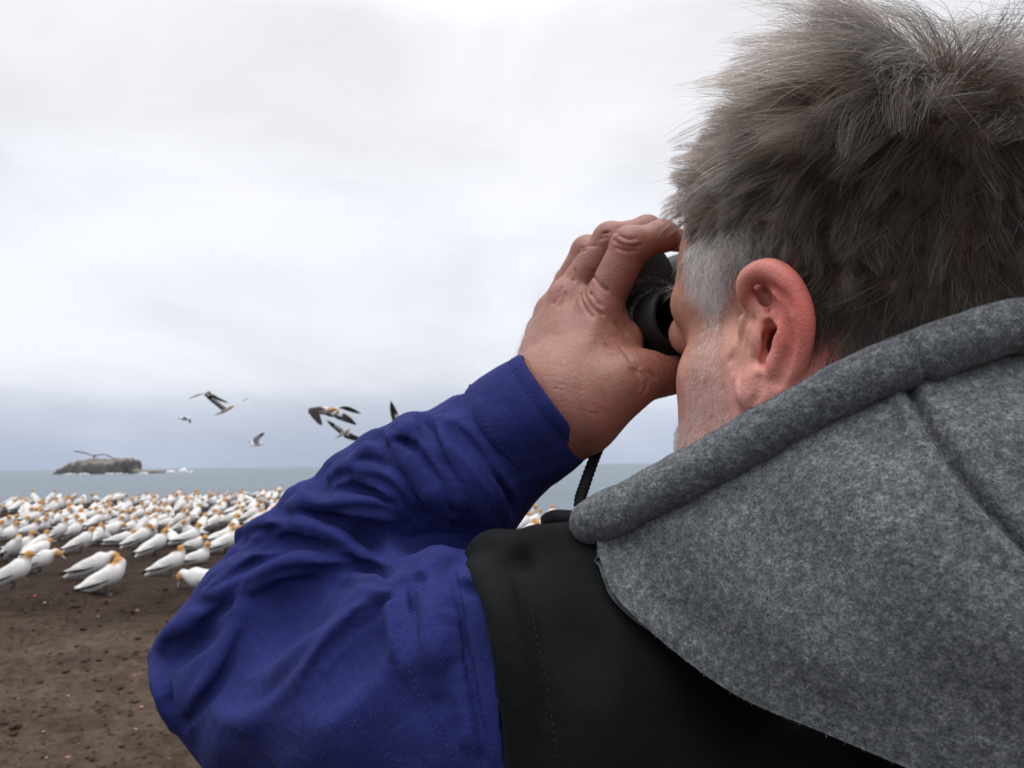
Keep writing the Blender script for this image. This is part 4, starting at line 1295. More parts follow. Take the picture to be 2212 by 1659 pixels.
def brow_and_arm_hair():
    rg = np.random.default_rng(9)
    x, y, z = hq.T
    ok = (np.abs(z - .044) < .005) & (y > .055) & (np.abs(x) > .012) & (np.abs(x) < .056)
    P, n = sample_tris(hV, hF, ok, 80, rg); N_ = len(P)
    q = toH(P); nh = n @ HM.T
    out = np.stack([np.sign(q[:, 0]), .6 + 0 * q[:, 0], -.25 + rg.normal(0, .5, N_)], 1); t = unit(out)
    L = rg.uniform(.004, .009, N_); pos = q; pts = [pos]; curl = rg.normal(0, .6, N_)
    for i in range(1, 7):
        d = unit(t + nh * .5 + np.array([0, 0, -1]) * (i / 6 * .8) + np.cross(nh, t) * (curl * i / 6)[:, None]); pos = pos + d * (L / 6)[:, None]; pts.append(pos)
    make_curves('eyebrow', HO + np.stack(pts, 1) @ HM, .00006, .00002, np.where((rg.random(N_) < .5)[:, None], np.array([.6, .56, .52]), np.array([.22, .17, .13])), HAIR, person)
    # wrist and hand hair
    lN = vnormals(lV, lF); px, py, d = to_px(lV)
    ok = (px > 1110) & (px < 1330) & (py > 640) & (py < 955) & ((lN @ CF) < .35)
    P, n = sample_tris(lV, lF, ok, 1500, rg)
    px, py, d = to_px(P)
    keep = rg.random(len(P)) < np.interp(px + (py - 800) * .25, [1120, 1200, 1300], [1, .8, .15]) * np.interp(py, [640, 740, 820], [.12, .5, 1])
    P, n = P[keep], n[keep]; N_ = len(P)
    flow = unit(CR * .75 - CU * .35 + rg.normal(0, .35, (N_, 3))); t = unit(flow - n * (flow * n).sum(1)[:, None])
    L = rg.uniform(.004, .0095, N_); pos = P - n * .0002; pts = [pos]; curl = rg.normal(0, .5, N_)
    for i in range(1, 7):
        dd = unit(t + n * (.55 - .45 * i / 6) + np.cross(n, t) * (curl * i / 6)[:, None]); pos = pos + dd * (L / 6)[:, None]; pts.append(pos)
    tint = np.where((rg.random(N_) < .6)[:, None], np.array([.06, .042, .03]), np.array([.45, .34, .24]))
    make_curves('arm_hair', np.stack(pts, 1), .000042, .000015, tint, HAIR, person)
brow_and_arm_hair()
def fleece_fibres(V, F, n, seed, cond, parent):
    rg = np.random.default_rng(seed)
    P, nr = sample_tris(V, F, cond, n, rg)
    nr = np.where(((nr * (CPOS - P)).sum(1) < 0)[:, None], -nr, nr)
    t = unit(np.cross(nr, rg.normal(0, 1, (n, 3))))
    L = rg.uniform(.0006, .0019, n); pos = P - nr * .0002; pts = [pos]; curl = rg.normal(0, 1.0, n); lift = rg.uniform(.10, .75, n)
    for i in range(1, 5):
        d = unit(t + nr * (lift * (1.3 - i / 4))[:, None] + np.cross(nr, t) * (curl * i / 4)[:, None]); pos = pos + d * (L / 4)[:, None]; pts.append(pos)
    g = rg.random(n)[:, None]
    tint = np.where(g < .45, np.array([.058, .062, .066]), np.where(g < .88, np.array([.115, .12, .128]), np.array([.21, .215, .225]))) * rg.uniform(.7, 1.2, (n, 1))
    return make_curves('fleece_fibre', np.stack(pts, 1), .000065, .00004, tint, FUZZ, parent)
def _vis(V):
    px, py, d = to_px(V); return (px > 1100) & (px < 2300) & (py > 560) & (py < 1760)
_on = vnormals(oV, oF); 
fleece_fibres(oV, oF, 60000, 1, _vis(oV), hd)
fleece_fibres(mV, mF, 26000, 2, _vis(mV), hd)
fleece_fibres(t1[0], t1[1], 9000, 3, _vis(t1[0]), hd)
def shirt_fluff():
    rg = np.random.default_rng(13)
    px, py, d = to_px(sV); ok = (px > 300) & (px < 1120) & (py < 1700)
    P, n = sample_tris(sV, sF, ok, 9000, rg); N_ = len(P)
    t = unit(np.cross(n, rg.normal(0, 1, (N_, 3)))); L = rg.uniform(.0006, .0018, N_); pos = P; pts = [pos]
    for i in range(1, 4):
        pos = pos + unit(t + n * rg.uniform(.2, .8, (N_, 1))) * (L / 3)[:, None]; pts.append(pos)
    make_curves('lint', np.stack(pts, 1), .00003, .00002, np.array([.10, .115, .30]) * rg.uniform(.6, 1.5, (N_, 1)), FUZZ, sl)
shirt_fluff()
print('hair', time.time() - T0)

# ================================================================== ground, sea, island
def fbm(x, y, oct=5, seed=0, f0=1.0, gain=.5):
    """value noise, vectorised"""
    out = np.zeros_like(x); amp = 1.0
    for o in range(oct):
        X = x * f0; Y = y * f0
        i = np.floor(X).astype(np.int64); j = np.floor(Y).astype(np.int64); u = X - i; w = Y - j
        u = u * u * (3 - 2 * u); w = w * w * (3 - 2 * w)
        def hsh(a, b):
            h = (a * 374761393 + b * 668265263 + (seed + o) * 974634777) & 0xffffffff
            h = ((h ^ (h >> 13)) * 1274126177) & 0xffffffff
            return ((h ^ (h >> 16)) & 0xffff) / 65535.0
        v = lerp(lerp(hsh(i, j), hsh(i + 1, j), u), lerp(hsh(i, j + 1), hsh(i + 1, j + 1), u), w)
        out += amp * (v - .5); amp *= gain; f0 *= 2.03
    return out
SEA_Z = -10.5
def edge_y(x):
    """distance at which the colony's plateau breaks off to the sea"""
    x = np.asarray(x, float)
    return np.interp(x, [-60, -21, -11.7, -7, .6, 3, 15, 60], [18, 32.5, 40, 40, 20.5, 18, 12, 8]) + .5 * np.sin(x * 1.3) + .3 * np.sin(x * 3.1 + 1)
def ground_z(x, y):
    x = np.asarray(x, float); y = np.asarray(y, float)
    z = .035 * fbm(x, y, 3, 3, .35)
    m = bump01((y - 8.2) / 1.6)                              # among the nests: low mounds
    z = z + m * (.10 * (fbm(x, y, 3, 9, 1.15, .55)) + .05 * np.abs(fbm(x, y, 2, 21, 2.3)))
    z = z + .16 * bump01((y - 9) / 26) - .02
    e = edge_y(x)
    z = z - np.where(y > e, (y - e) * 1.2, 0)
    return np.maximum(z, -16)
def m_soil():
    m, N, L, b = mat('brown_soil')
    co = texco(N)
    n1 = noise(N, L, 1.1, 6, .6, co); n2 = noise(N, L, 9, 6, .65, co); n3 = noise(N, L, 34, 6, .74, co)
    c1 = ramp(N, L, n1.outputs['Fac'], [(.32, (.050, .034, .026)), (.5, (.082, .058, .043)), (.68, (.105, .077, .056))])
    c2 = ramp(N, L, n2.outputs['Fac'], [(.3, (.52, .5, .48)), (.52, (1, 1, 1)), (.72, (1.4, 1.36, 1.25))])
    c3 = ramp(N, L, n3.outputs['Fac'], [(.30, (.30, .28, .26)), (.42, (.85, .84, .83)), (.56, (1.05, 1.04, 1.02)), (.72, (1.9, 1.75, 1.55))])
    c = mixc(N, L, 1., c1.outputs['Color'], c2.outputs['Color'], 'MULTIPLY'); c = mixc(N, L, .85, c, c3.outputs['Color'], 'MULTIPLY')
    # darker soil among the nests, mossy tone close by
    sp = N.new('ShaderNodeSeparateXYZ'); L.new(co, sp.inputs[0])
    mr = N.new('ShaderNodeMapRange'); mr.inputs['From Min'].default_value = 7.3; mr.inputs['From Max'].default_value = 9.2; L.new(sp.outputs['Y'], mr.inputs['Value'])
    c = mixc(N, L, mr.outputs[0], c, mixc(N, L, 1., c, (.42, .37, .36), 'MULTIPLY'))
    mr2 = N.new('ShaderNodeMapRange'); mr2.inputs['From Min'].default_value = 5.2; mr2.inputs['From Max'].default_value = 3.2; mr2.inputs['To Max'].default_value = .5; L.new(sp.outputs['Y'], mr2.inputs['Value'])
    c = mixc(N, L, mr2.outputs[0], c, mixc(N, L, 1., c, (.86, 1.0, .72), 'MULTIPLY'))
    ng = noise(N, L, 14, 3, .5, co, .4)
    gs = ramp(N, L, ng.outputs['Fac'], [(.70, (0, 0, 0)), (.745, (1, 1, 1))])
    gm = N.new('ShaderNodeMapRange'); gm.inputs['From Min'].default_value = 6.0; gm.inputs['From Max'].default_value = 9.0; gm.inputs['To Min'].default_value = .12; gm.inputs['To Max'].default_value = .8; L.new(sp.outputs['Y'], gm.inputs['Value'])
    gx = N.new('ShaderNodeMath'); gx.operation = 'MULTIPLY'; L.new(gs.outputs['Color'], gx.inputs[0]); L.new(gm.outputs[0], gx.inputs[1])
    c = mixc(N, L, gx.outputs[0], c, (.30, .27, .24))
    L.new(c, b.inputs['Base Color']); b.inputs['Roughness'].default_value = .95; b.inputs['Specular IOR Level'].default_value = .12
    nb = bump(N, L, n2.outputs['Fac'], .8, .05); nb = bump(N, L, n3.outputs['Fac'], .9, .02, nb)
    L.new(nb, b.inputs['Normal'])
    return m
SOIL = m_soil()
def build_ground():
    # fine near the camera's view, coarse behind: one sheet
    y = np.concatenate([np.linspace(-30, 2.2, 24)[:-1], np.geomspace(2.2, 60, 420)])
    V = []
    nx = 360
    t = np.linspace(-1, 1, nx); t = np.sign(t) * np.abs(t) ** 1.3
    Y = np.repeat(y[:, None], nx, 1); X = t[None, :] * (np.maximum(np.abs(Y), 14) * 1.15 + 8) 
    Z = ground_z(X, Y)
    near_ = bump01((11 - Y) / 3) * (Y > 2)
    Z = Z + near_ * (.048 * fbm(X, Y, 5, 31, 5.0, .66) + .03 * np.maximum(0, fbm(X, Y, 2, 41, 11.0)))
    V = np.stack([X, Y, Z], -1).reshape(-1, 3)
    g = obj('ground', V, grid_faces(len(y), nx)[:, ::-1], SOIL)
    tag(g, 'bare brown soil of the headland', None, kind='structure')
    return g
build_ground()
# loose clods: too many and too small to count
def clods():
    rg = np.random.default_rng(5)
    bm = bmesh.new(); bmesh.ops.create_icosphere(bm, subdivisions=1, radius=1.0)
    bv = np.array([v.co[:] for v in bm.verts]); bf = np.array([[v.index for v in f.verts] for f in bm.faces]); bm.free()
    n = 5200
    d = 2.3 + 8.0 * rg.random(n) ** 1.6
    px = rg.uniform(-80, 900, n)
    X = (px - 1106) / FPX * d * 1.02; Y = d
    S = rg.gamma(2.0, .0036, n) * (.8 + d * .07)
    V = np.empty((n, len(bv), 3)); 
    for i in range(n):
        k = bv * (1 + .35 * rg.standard_normal((len(bv), 1)) * .6) * S[i] * np.array([1.2, 1, .5])
        a = rg.random() * 6.28; c, s = math.cos(a), math.sin(a)
        V[i] = k @ np.array([[c, s, 0], [-s, c, 0], [0, 0, 1]])
    Z = ground_z(X, Y) + bump01((11 - Y) / 3) * (.048 * fbm(X, Y, 5, 31, 5.0, .66) + .03 * np.maximum(0, fbm(X, Y, 2, 41, 11.0)))
    V += np.stack([X, Y, Z + S * .1], -1)[:, None]
    F = (bf[None] + (np.arange(n) * len(bv))[:, None, None]).reshape(-1, 3)
    o = obj('soil_clods', V.reshape(-1, 3), F, SOIL)
    tag(o, 'loose crumbs and clods of brown earth scattered over the ground', None, kind='stuff')
clods()
def surf_z(x, y):
    x = np.array([x], float); y = np.array([y], float)
    return float((ground_z(x, y) + bump01((11 - y) / 3) * (.048 * fbm(x, y, 5, 31, 5.0, .66) + .03 * np.maximum(0, fbm(x, y, 2, 41, 11.0))))[0])
def ground_at(px, py):
    """where a bearing below the horizon meets the soil"""
    r = CF + CR * ((px - 1106.0) / FPX) + CU * ((829.5 - py) / FPX)
    d = np.arange(2.0, 60, .02); P = CPOS + r * d[:, None]
    below = P[:, 2] <= ground_z(P[:, 0], P[:, 1])
    return P[np.argmax(below)] if below.any() else P[-1]
# ------------------------------------------------------------------ sea
def m_sea():
    m, N, L, b = mat('sea_water')
    co = texco(N)
    mp = N.new('ShaderNodeMapping'); mp.inputs['Scale'].default_value = (.02, .07, 1); L.new(co, mp.inputs['Vector'])
    n1 = noise(N, L, 1.0, 8, .62, mp.outputs[0])
    mp2 = N.new('ShaderNodeMapping'); mp2.inputs['Scale'].default_value = (.0025, .012, 1); L.new(co, mp2.inputs['Vector'])
    n2 = noise(N, L, 1.0, 5, .6, mp2.outputs[0])
    c = ramp(N, L, n2.outputs['Fac'], [(.3, (.030, .062, .092)), (.7, (.055, .10, .135))])
    L.new(c.outputs['Color'], b.inputs['Base Color'])
    b.inputs['Roughness'].default_value = .28; b.inputs['IOR'].default_value = 1.33
    nb = bump(N, L, n1.outputs['Fac'], 1.0, 3.0); nb = bump(N, L, n2.outputs['Fac'], .6, 6.0, nb)
    L.new(nb, b.inputs['Normal'])
    return m
SEA = m_sea()
def build_sea():
    y = np.concatenate([[20], np.geomspace(30, 60000, 120)]); nx = 40
    t = np.linspace(-1, 1, nx); V = np.stack([t[None] * (y[:, None] * 1.6 + 60), np.repeat(y[:, None], nx, 1), np.full((len(y), nx), SEA_Z)], -1).reshape(-1, 3)
    o = obj('sea', V, grid_faces(len(y), nx)[:, ::-1], SEA); tag(o, 'grey-blue open sea', None, kind='structure')
build_sea()
# ------------------------------------------------------------------ rocky island
def m_rock():
    m, N, L, b = mat('island_rock')
    co = texco(N)
    n1 = noise(N, L, .05, 7, .65, co); n2 = noise(N, L, .25, 6, .7, co)
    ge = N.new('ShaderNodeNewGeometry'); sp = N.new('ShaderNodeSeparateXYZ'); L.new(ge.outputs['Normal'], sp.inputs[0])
    c = ramp(N, L, n1.outputs['Fac'], [(.35, (.055, .052, .055)), (.6, (.098, .091, .091))])  # both rock colours paled to stand in for distance haze
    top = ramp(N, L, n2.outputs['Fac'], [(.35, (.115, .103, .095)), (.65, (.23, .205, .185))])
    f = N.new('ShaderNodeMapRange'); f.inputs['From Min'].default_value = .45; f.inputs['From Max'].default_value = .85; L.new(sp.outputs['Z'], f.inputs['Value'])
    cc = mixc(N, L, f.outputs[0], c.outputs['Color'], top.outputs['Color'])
    L.new(cc, b.inputs['Base Color']); b.inputs['Roughness'].default_value = .9
    L.new(bump(N, L, n2.outputs['Fac'], .8, 2.0), b.inputs['Normal'])
    return m
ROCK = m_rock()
def build_island():
    D0 = 2060.0
    ix0 = (95 - 1106) / FPX * D0; sc = D0 / FPX
    # skyline (x along, height) in metres from its bearing
    prof = np.array([(98, 0.4), (108, 1.5), (118, 8), (125, 15), (133, 20), (141, 21), (148, 25), (158, 29), (175, 31), (190, 31), (200, 32.5), (215, 31), (232, 31.5), (250, 30.5), (262, 31), (277, 33), (281, 30), (283, 14), (287, 9), (300, 7.5), (318, 7.6), (330, 8), (345, 7.2), (352, 3), (362, 1.5), (372, .8), (385, .5)], float)
    x = np.linspace(96, 386, 240); h = np.interp(x, prof[:, 0], prof[:, 1]) * 1.15
    wid = np.interp(x, [96, 130, 200, 275, 285, 350, 386], [4, 40, 80, 60, 25, 14, 4])
    nv = 46; t = np.linspace(-1, 1, nv)
    X = np.repeat(((x - 1106) / FPX * D0)[:, None], nv, 1)
    X = X + 3.0 * fbm(X * .1 + 5, t[None] * 3 + 0 * X, 3, 5, 1.0)
    Y = D0 + 30 + t[None] * wid[:, None] + 0 * X
    shape = np.clip((1 - np.abs(t) ** 9)[None], 0, 1) ** .5
    dip = np.interp(t, [-1, -.7, -.3, .2, 1], [.0, .45, .82, 1.0, .2])[None]
    steep = np.interp(x, [96, 112, 124, 136, 150, 240, 262, 300, 386], [.8, .5, .2, .35, .30, .12, .05, .4, 1])[:, None]
    hh = h[:, None] * np.maximum(dip * steep + (1 - steep) * np.minimum(1, shape * 1.15), 0) * (t[None] > -.999) * (t[None] < .999)
    hh = hh * (1 + .30 * fbm(X * .06, Y * .06, 5, 8, 1.0, .62)) 
    Z = SEA_Z - 1.5 + hh * (1.0) + 1.0 * (hh > 1)
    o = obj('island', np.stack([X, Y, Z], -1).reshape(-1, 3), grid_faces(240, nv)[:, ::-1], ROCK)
    tag(o, 'flat-topped rocky island out at sea with a sheer right-hand end', 'island')
build_island()
FOAM = m_plain('sea_foam', (.82, .84, .86), .9, .2, .4, .8, 1.0)
def surf():
    """breaking waves and spray at the foot of the rocks"""
    rg = np.random.default_rng(2)
    bm = bmesh.new(); bmesh.ops.create_icosphere(bm, subdivisions=2, radius=1.0)
    bv = np.array([v.co[:] for v in bm.verts]); bf = np.array([[v.index for v in f.verts] for f in bm.faces]); bm.free()
    VV, FF, b = [], [], 0
    D0 = 2040.0
    for (x0, x1, zmax, n, dep) in ((192, 222, 1.6, 26, -55), (300, 328, 2.2, 34, -10), (352, 372, 6.5, 46, 25), (377, 398, 12.5, 70, 30), (398, 412, 3.5, 20, 30), (160, 190, .9, 14, -40), (228, 300, .8, 30, -30)):
        for i in range(n):
            px = rg.triangular(x0, (x0 + x1) / 2, x1); q = 1 - abs((px - (x0 + x1) / 2) / ((x1 - x0) / 2))
            z = zmax * q * rg.random() ** 1.5
            s = (.8 + 2.0 * rg.random()) * (.7 + .5 * q)
            k = bv * (1 + .3 * rg.standard_normal((len(bv), 1))) * s * np.array([1.6, 1.2, .55 + .5 * (z > 2)])
            VV.append(k + np.array([(px - 1106) / FPX * D0, D0 + dep + rg.uniform(-4, 4), SEA_Z + z])); FF.append(bf + b); b += len(bv)
    o = obj('sea_foam', np.vstack(VV), np.vstack(FF), FOAM)
    tag(o, 'white surf and spray breaking round the island rocks', None, kind='stuff')
surf()
print('ground', time.time() - T0)

# ================================================================== gannets
def m_plumage():
    m, N, L, b = mat('plumage')
    at = N.new('ShaderNodeAttribute'); at.attribute_name = 'tint'
    n = noise(N, L, 40, 3, .5, texco(N))
    r = ramp(N, L, n.outputs['Fac'], [(.3, (.90, .90, .90)), (.6, (1, 1, 1))])
    L.new(mixc(N, L, 1., at.outputs['Color'], r.outputs['Color'], 'MULTIPLY'), b.inputs['Base Color'])
    b.inputs['Roughness'].default_value = .8; b.inputs['Specular IOR Level'].default_value = .15
    return m
PLUME = m_plumage()
BILL = m_plain('pale_bill', (.42, .46, .50), .45, .4)
FOOT = m_plain('grey_foot', (.06, .07, .065), .6, .3)
WHT = np.array([.64, .63, .62]); BUFF = np.array([.47, .235, .062]); BLK = np.array([.016, .015, .015])
def rotY(a):      # pitch: x forward, z up
    c, s = math.cos(a), math.sin(a)
    return np.array([[c, 0, s], [0, 1, 0], [-s, 0, c]])
def gannet_meshes(pose):
    """x forward, z up, feet at the origin; returns [(name, V, F, colours, material)]"""
    P = dict(pitch=.50, body=(-.03, .235), neck=[(.115, .315), (.145, .385), (.150, .435)], head=(.165, .458), bill=(1.0, -.18), hr=.049, legs=True, turn=0.0)
    P.update(pose)
    if P['legs']:
        dz = -.034; P['body'] = (P['body'][0], P['body'][1] + dz); P['neck'] = [(a, b + dz) for a, b in P['neck']]; P['head'] = (P['head'][0], P['head'][1] + dz)
    h = .0095
    bx, bz = P['body']; pit = P['pitch']
    M = np.array([[math.cos(pit), 0, math.sin(pit)], [0, 1, 0], [-math.sin(pit), 0, math.cos(pit)]])
    ax, up = M[0], M[2]
    c = np.array([bx, 0, bz])
    v = Vol((-.50, -.16, -.02), (.42, .16, .68), h)
    v.ell(c, (.235, .098, .102), M, 0)
    v.ell(c + ax * .10 - up * .008, (.115, .095, .102), M, .05)                      # breast
    v.ell(c - ax * .13 - up * .02, (.15, .062, .055), M, .05)                        # belly to vent
    tip = c - ax * .40 - up * .022
    v.chain([c - ax * .18 - up * .02, c - ax * .29 - up * .024, tip], [.045, .026, .008], .03)   # tail
    nk = [c + ax * .13 + up * .045] + [np.array([a, P.get('ny', 0) * i / 3, b]) for i, (a, b) in enumerate(P['neck'])]
    hd_ = np.array([P['head'][0], P.get('ny', 0), P['head'][1]])
    v.chain(nk + [hd_], [.076, .063, .052, .046, .043], .035)
    bd = np.array([P['bill'][0] * math.cos(P['turn']), P['bill'][0] * math.sin(P['turn']), P['bill'][1]]); bd /= np.linalg.norm(bd)
    v.ell(hd_ + bd * .008, (P['hr'] * 1.18, P['hr'] * .86, P['hr'] * .92), np.stack([bd, unit(np.cross([0, 0, 1], bd)), unit(np.cross(bd, unit(np.cross([0, 0, 1], bd))))]), .015)
    V, F = v.mesh(2)
    d = np.linalg.norm(V - hd_, axis=1)
    npt = np.array(nk[2])
    t = ((V - npt) @ (hd_ - npt)) / ((hd_ - npt) @ (hd_ - npt))
    w = bump01((t + .15) / .95) * (np.linalg.norm(V - hd_, axis=1) < np.linalg.norm(hd_ - npt) + .06)
    col = lerp(np.tile(WHT, (len(V), 1)), BUFF, (w * .95)[:, None])
    s = (V - c) @ ax
    col = np.where((s < -.335)[:, None], lerp(WHT, BLK, .85), col)
    out = [('gannet', V, F, col, PLUME)]
    # folded wings
    for sd in (1, -1):
        v = Vol((-.52, -.17, -.02), (.30, .17, .55), h * .8)
        wp = pit - .06
        W = np.array([[math.cos(wp), -.10 * sd, math.sin(wp)], [.10 * sd, 1, .22 * sd], [-math.sin(wp), 0, math.cos(wp)]])
        W[0] /= np.linalg.norm(W[0]); W[1] -= W[0] * (W[1] @ W[0]); W[1] /= np.linalg.norm(W[1]); W[2] = np.cross(W[0], W[1])
        wc = c + np.array([0, sd * .080, 0]) - ax * .015 + up * (.026 + P.get('wup', 0))
        v.ell(wc, (.195, .024, .068), W, 0)
        v.ell(wc + W[0] * .09 + W[2] * .005, (.095, .030, .066), W, .03)
        wt = c + np.array([0, sd * .022, 0]) - ax * .375 + up * (.028 + P.get('wup', 0))
        v.chain([wc - W[0] * .10 - W[2] * .012, (wc - W[0] * .20) * .5 + wt * .5 + W[2] * .002, wt], [.034, .020, .006], .025)
        V, F = v.mesh(2)
        low = (V - wc) @ W[2]; al = (V - wc) @ W[0]
        bl = (low < np.interp(al, [-.4, -.2, -.05, .08, .15], [.06, -.014, -.043, -.060, -.08]))
        col = np.where(bl[:, None], BLK, WHT)
        out.append(('wing', V, F, col, PLUME))
    e1 = unit(np.cross([0, 0, 1], bd)); 
    path = np.array([hd_ + bd * .030, hd_ + bd * .06, hd_ + bd * .10, hd_ + bd * .134 - np.array([0, 0, .003])])
    V, F = tube(catmull(path, 9), np.linspace(.018, .0022, 9), 10)
    out.append(('bill', V, F, None, BILL))
    if P['legs']:
        for sd in (1, -1):
            p = np.array([[bx + .03, sd * .045, bz - .07], [.02, sd * .048, .08], [.0, sd * .05, .022], [.03, sd * .052, .008], [.075, sd * .058, .004]])
            V, F = tube(catmull(p, 14), np.interp(np.linspace(0, 1, 14), [0, .4, .6, .8, 1], [.020, .012, .010, .020, .026]), 8)
            V[:, 2] = np.where(V[:, 0] > .02, np.minimum(V[:, 2], .016), V[:, 2])
            out.append(('leg', V, F, None, FOOT))
    return out
POSES = {
 'alert': {},
 'tall': dict(pitch=.72, body=(-.02, .25), neck=[(.105, .36), (.125, .45), (.13, .51)], head=(.142, .535), bill=(1, .05)),
 'stoop': dict(pitch=.36, body=(-.03, .215), neck=[(.155, .30), (.205, .335), (.235, .335)], head=(.255, .320), bill=(.75, -.62)),
 'sit': dict(pitch=.26, body=(-.02, .125), neck=[(.13, .20), (.155, .27), (.16, .32)], head=(.175, .345), bill=(1, -.15), legs=False),
 'sitlow': dict(pitch=.20, body=(-.02, .118), neck=[(.14, .175), (.19, .215), (.21, .245)], head=(.228, .255), bill=(1, -.22), legs=False),
 'preen': dict(pitch=.46, body=(-.03, .23), neck=[(.125, .32), (.16, .385), (.15, .42)], head=(.125, .425), bill=(.7, -.55), turn=2.6, ny=.03),
 'back': dict(pitch=.42, body=(-.03, .225), neck=[(.12, .31), (.15, .37), (.145, .41)], head=(.135, .432), bill=(.8, -.2), turn=1.9, ny=.01),
 'feed': dict(pitch=.05, body=(-.06, .17), neck=[(.155, .20), (.21, .225), (.235, .215)], head=(.25, .195), bill=(.22, -1.0)),
}
GM = {}
for k, p in POSES.items():
    parts = []
    for nm, V, F, col, m_ in gannet_meshes(p):
        me = raw_mesh(nm, V, F)
        me.materials.append(m_)
        if col is not None: vcol(me, col)
        parts.append((nm, me))
    # a joined copy for birds too far off to show their parts
    VV, FF, CC, b = [], [], [], 0
    for nm, V, F, col, m_ in gannet_meshes(p) if False else []:
        pass
    GM[k] = parts
FAR = {}
def far_mesh(k):
    if k in FAR: return FAR[k]
    VV, FF, CC, b = [], [], [], 0
    for nm, me in GM[k]:
        n = len(me.vertices); co = np.zeros(n * 3, np.float32); me.vertices.foreach_get('co', co)
        f = np.zeros(len(me.polygons) * 4, np.int32); me.loops.foreach_get('vertex_index', f)
        c = np.zeros(n * 4, np.float32)
        if me.color_attributes: me.color_attributes[0].data.foreach_get('color', c); c = c.reshape(-1, 4)[:, :3]
        else: c = np.tile(np.array([.42, .46, .5]) if nm == 'bill' else np.array([.06, .07, .065]), (n, 1))
        VV.append(co.reshape(-1, 3)); FF.append(f.reshape(-1, 4) + b); CC.append(c); b += n
    me = raw_mesh('gannet', np.vstack(VV), np.vstack(FF)); me.materials.append(PLUME); vcol(me, np.vstack(CC))
    FAR[k] = me; return me
def gannet(pose, x, y, yaw, scale, label, group, detailed=True, dz=0.0):
    z = surf_z(x, y) + dz - .008
    M = Matrix.Translation((x, y, z)) @ Matrix.Rotation(math.radians(yaw), 4, 'Z') @ Matrix.Diagonal((scale, scale, scale, 1))
    if detailed:
        root = None
        for nm, me in GM[pose]:
            o = bpy.data.objects.new(nm, me); COL.objects.link(o)
            if root is None: root = o
            else: o.parent = root
    else:
        root = bpy.data.objects.new('gannet', far_mesh(pose)); COL.objects.link(root)
    root.matrix_world = M
    tag(root, label, 'gannet', group)
    return root
def g3(x, y): return (x * .16582, 1034.9 + y * .16582)
def g4(x, y): return (327.5 + x * .16582, 1034.9 + y * .16582)
GRP = 'gannets on the ground of the colony'
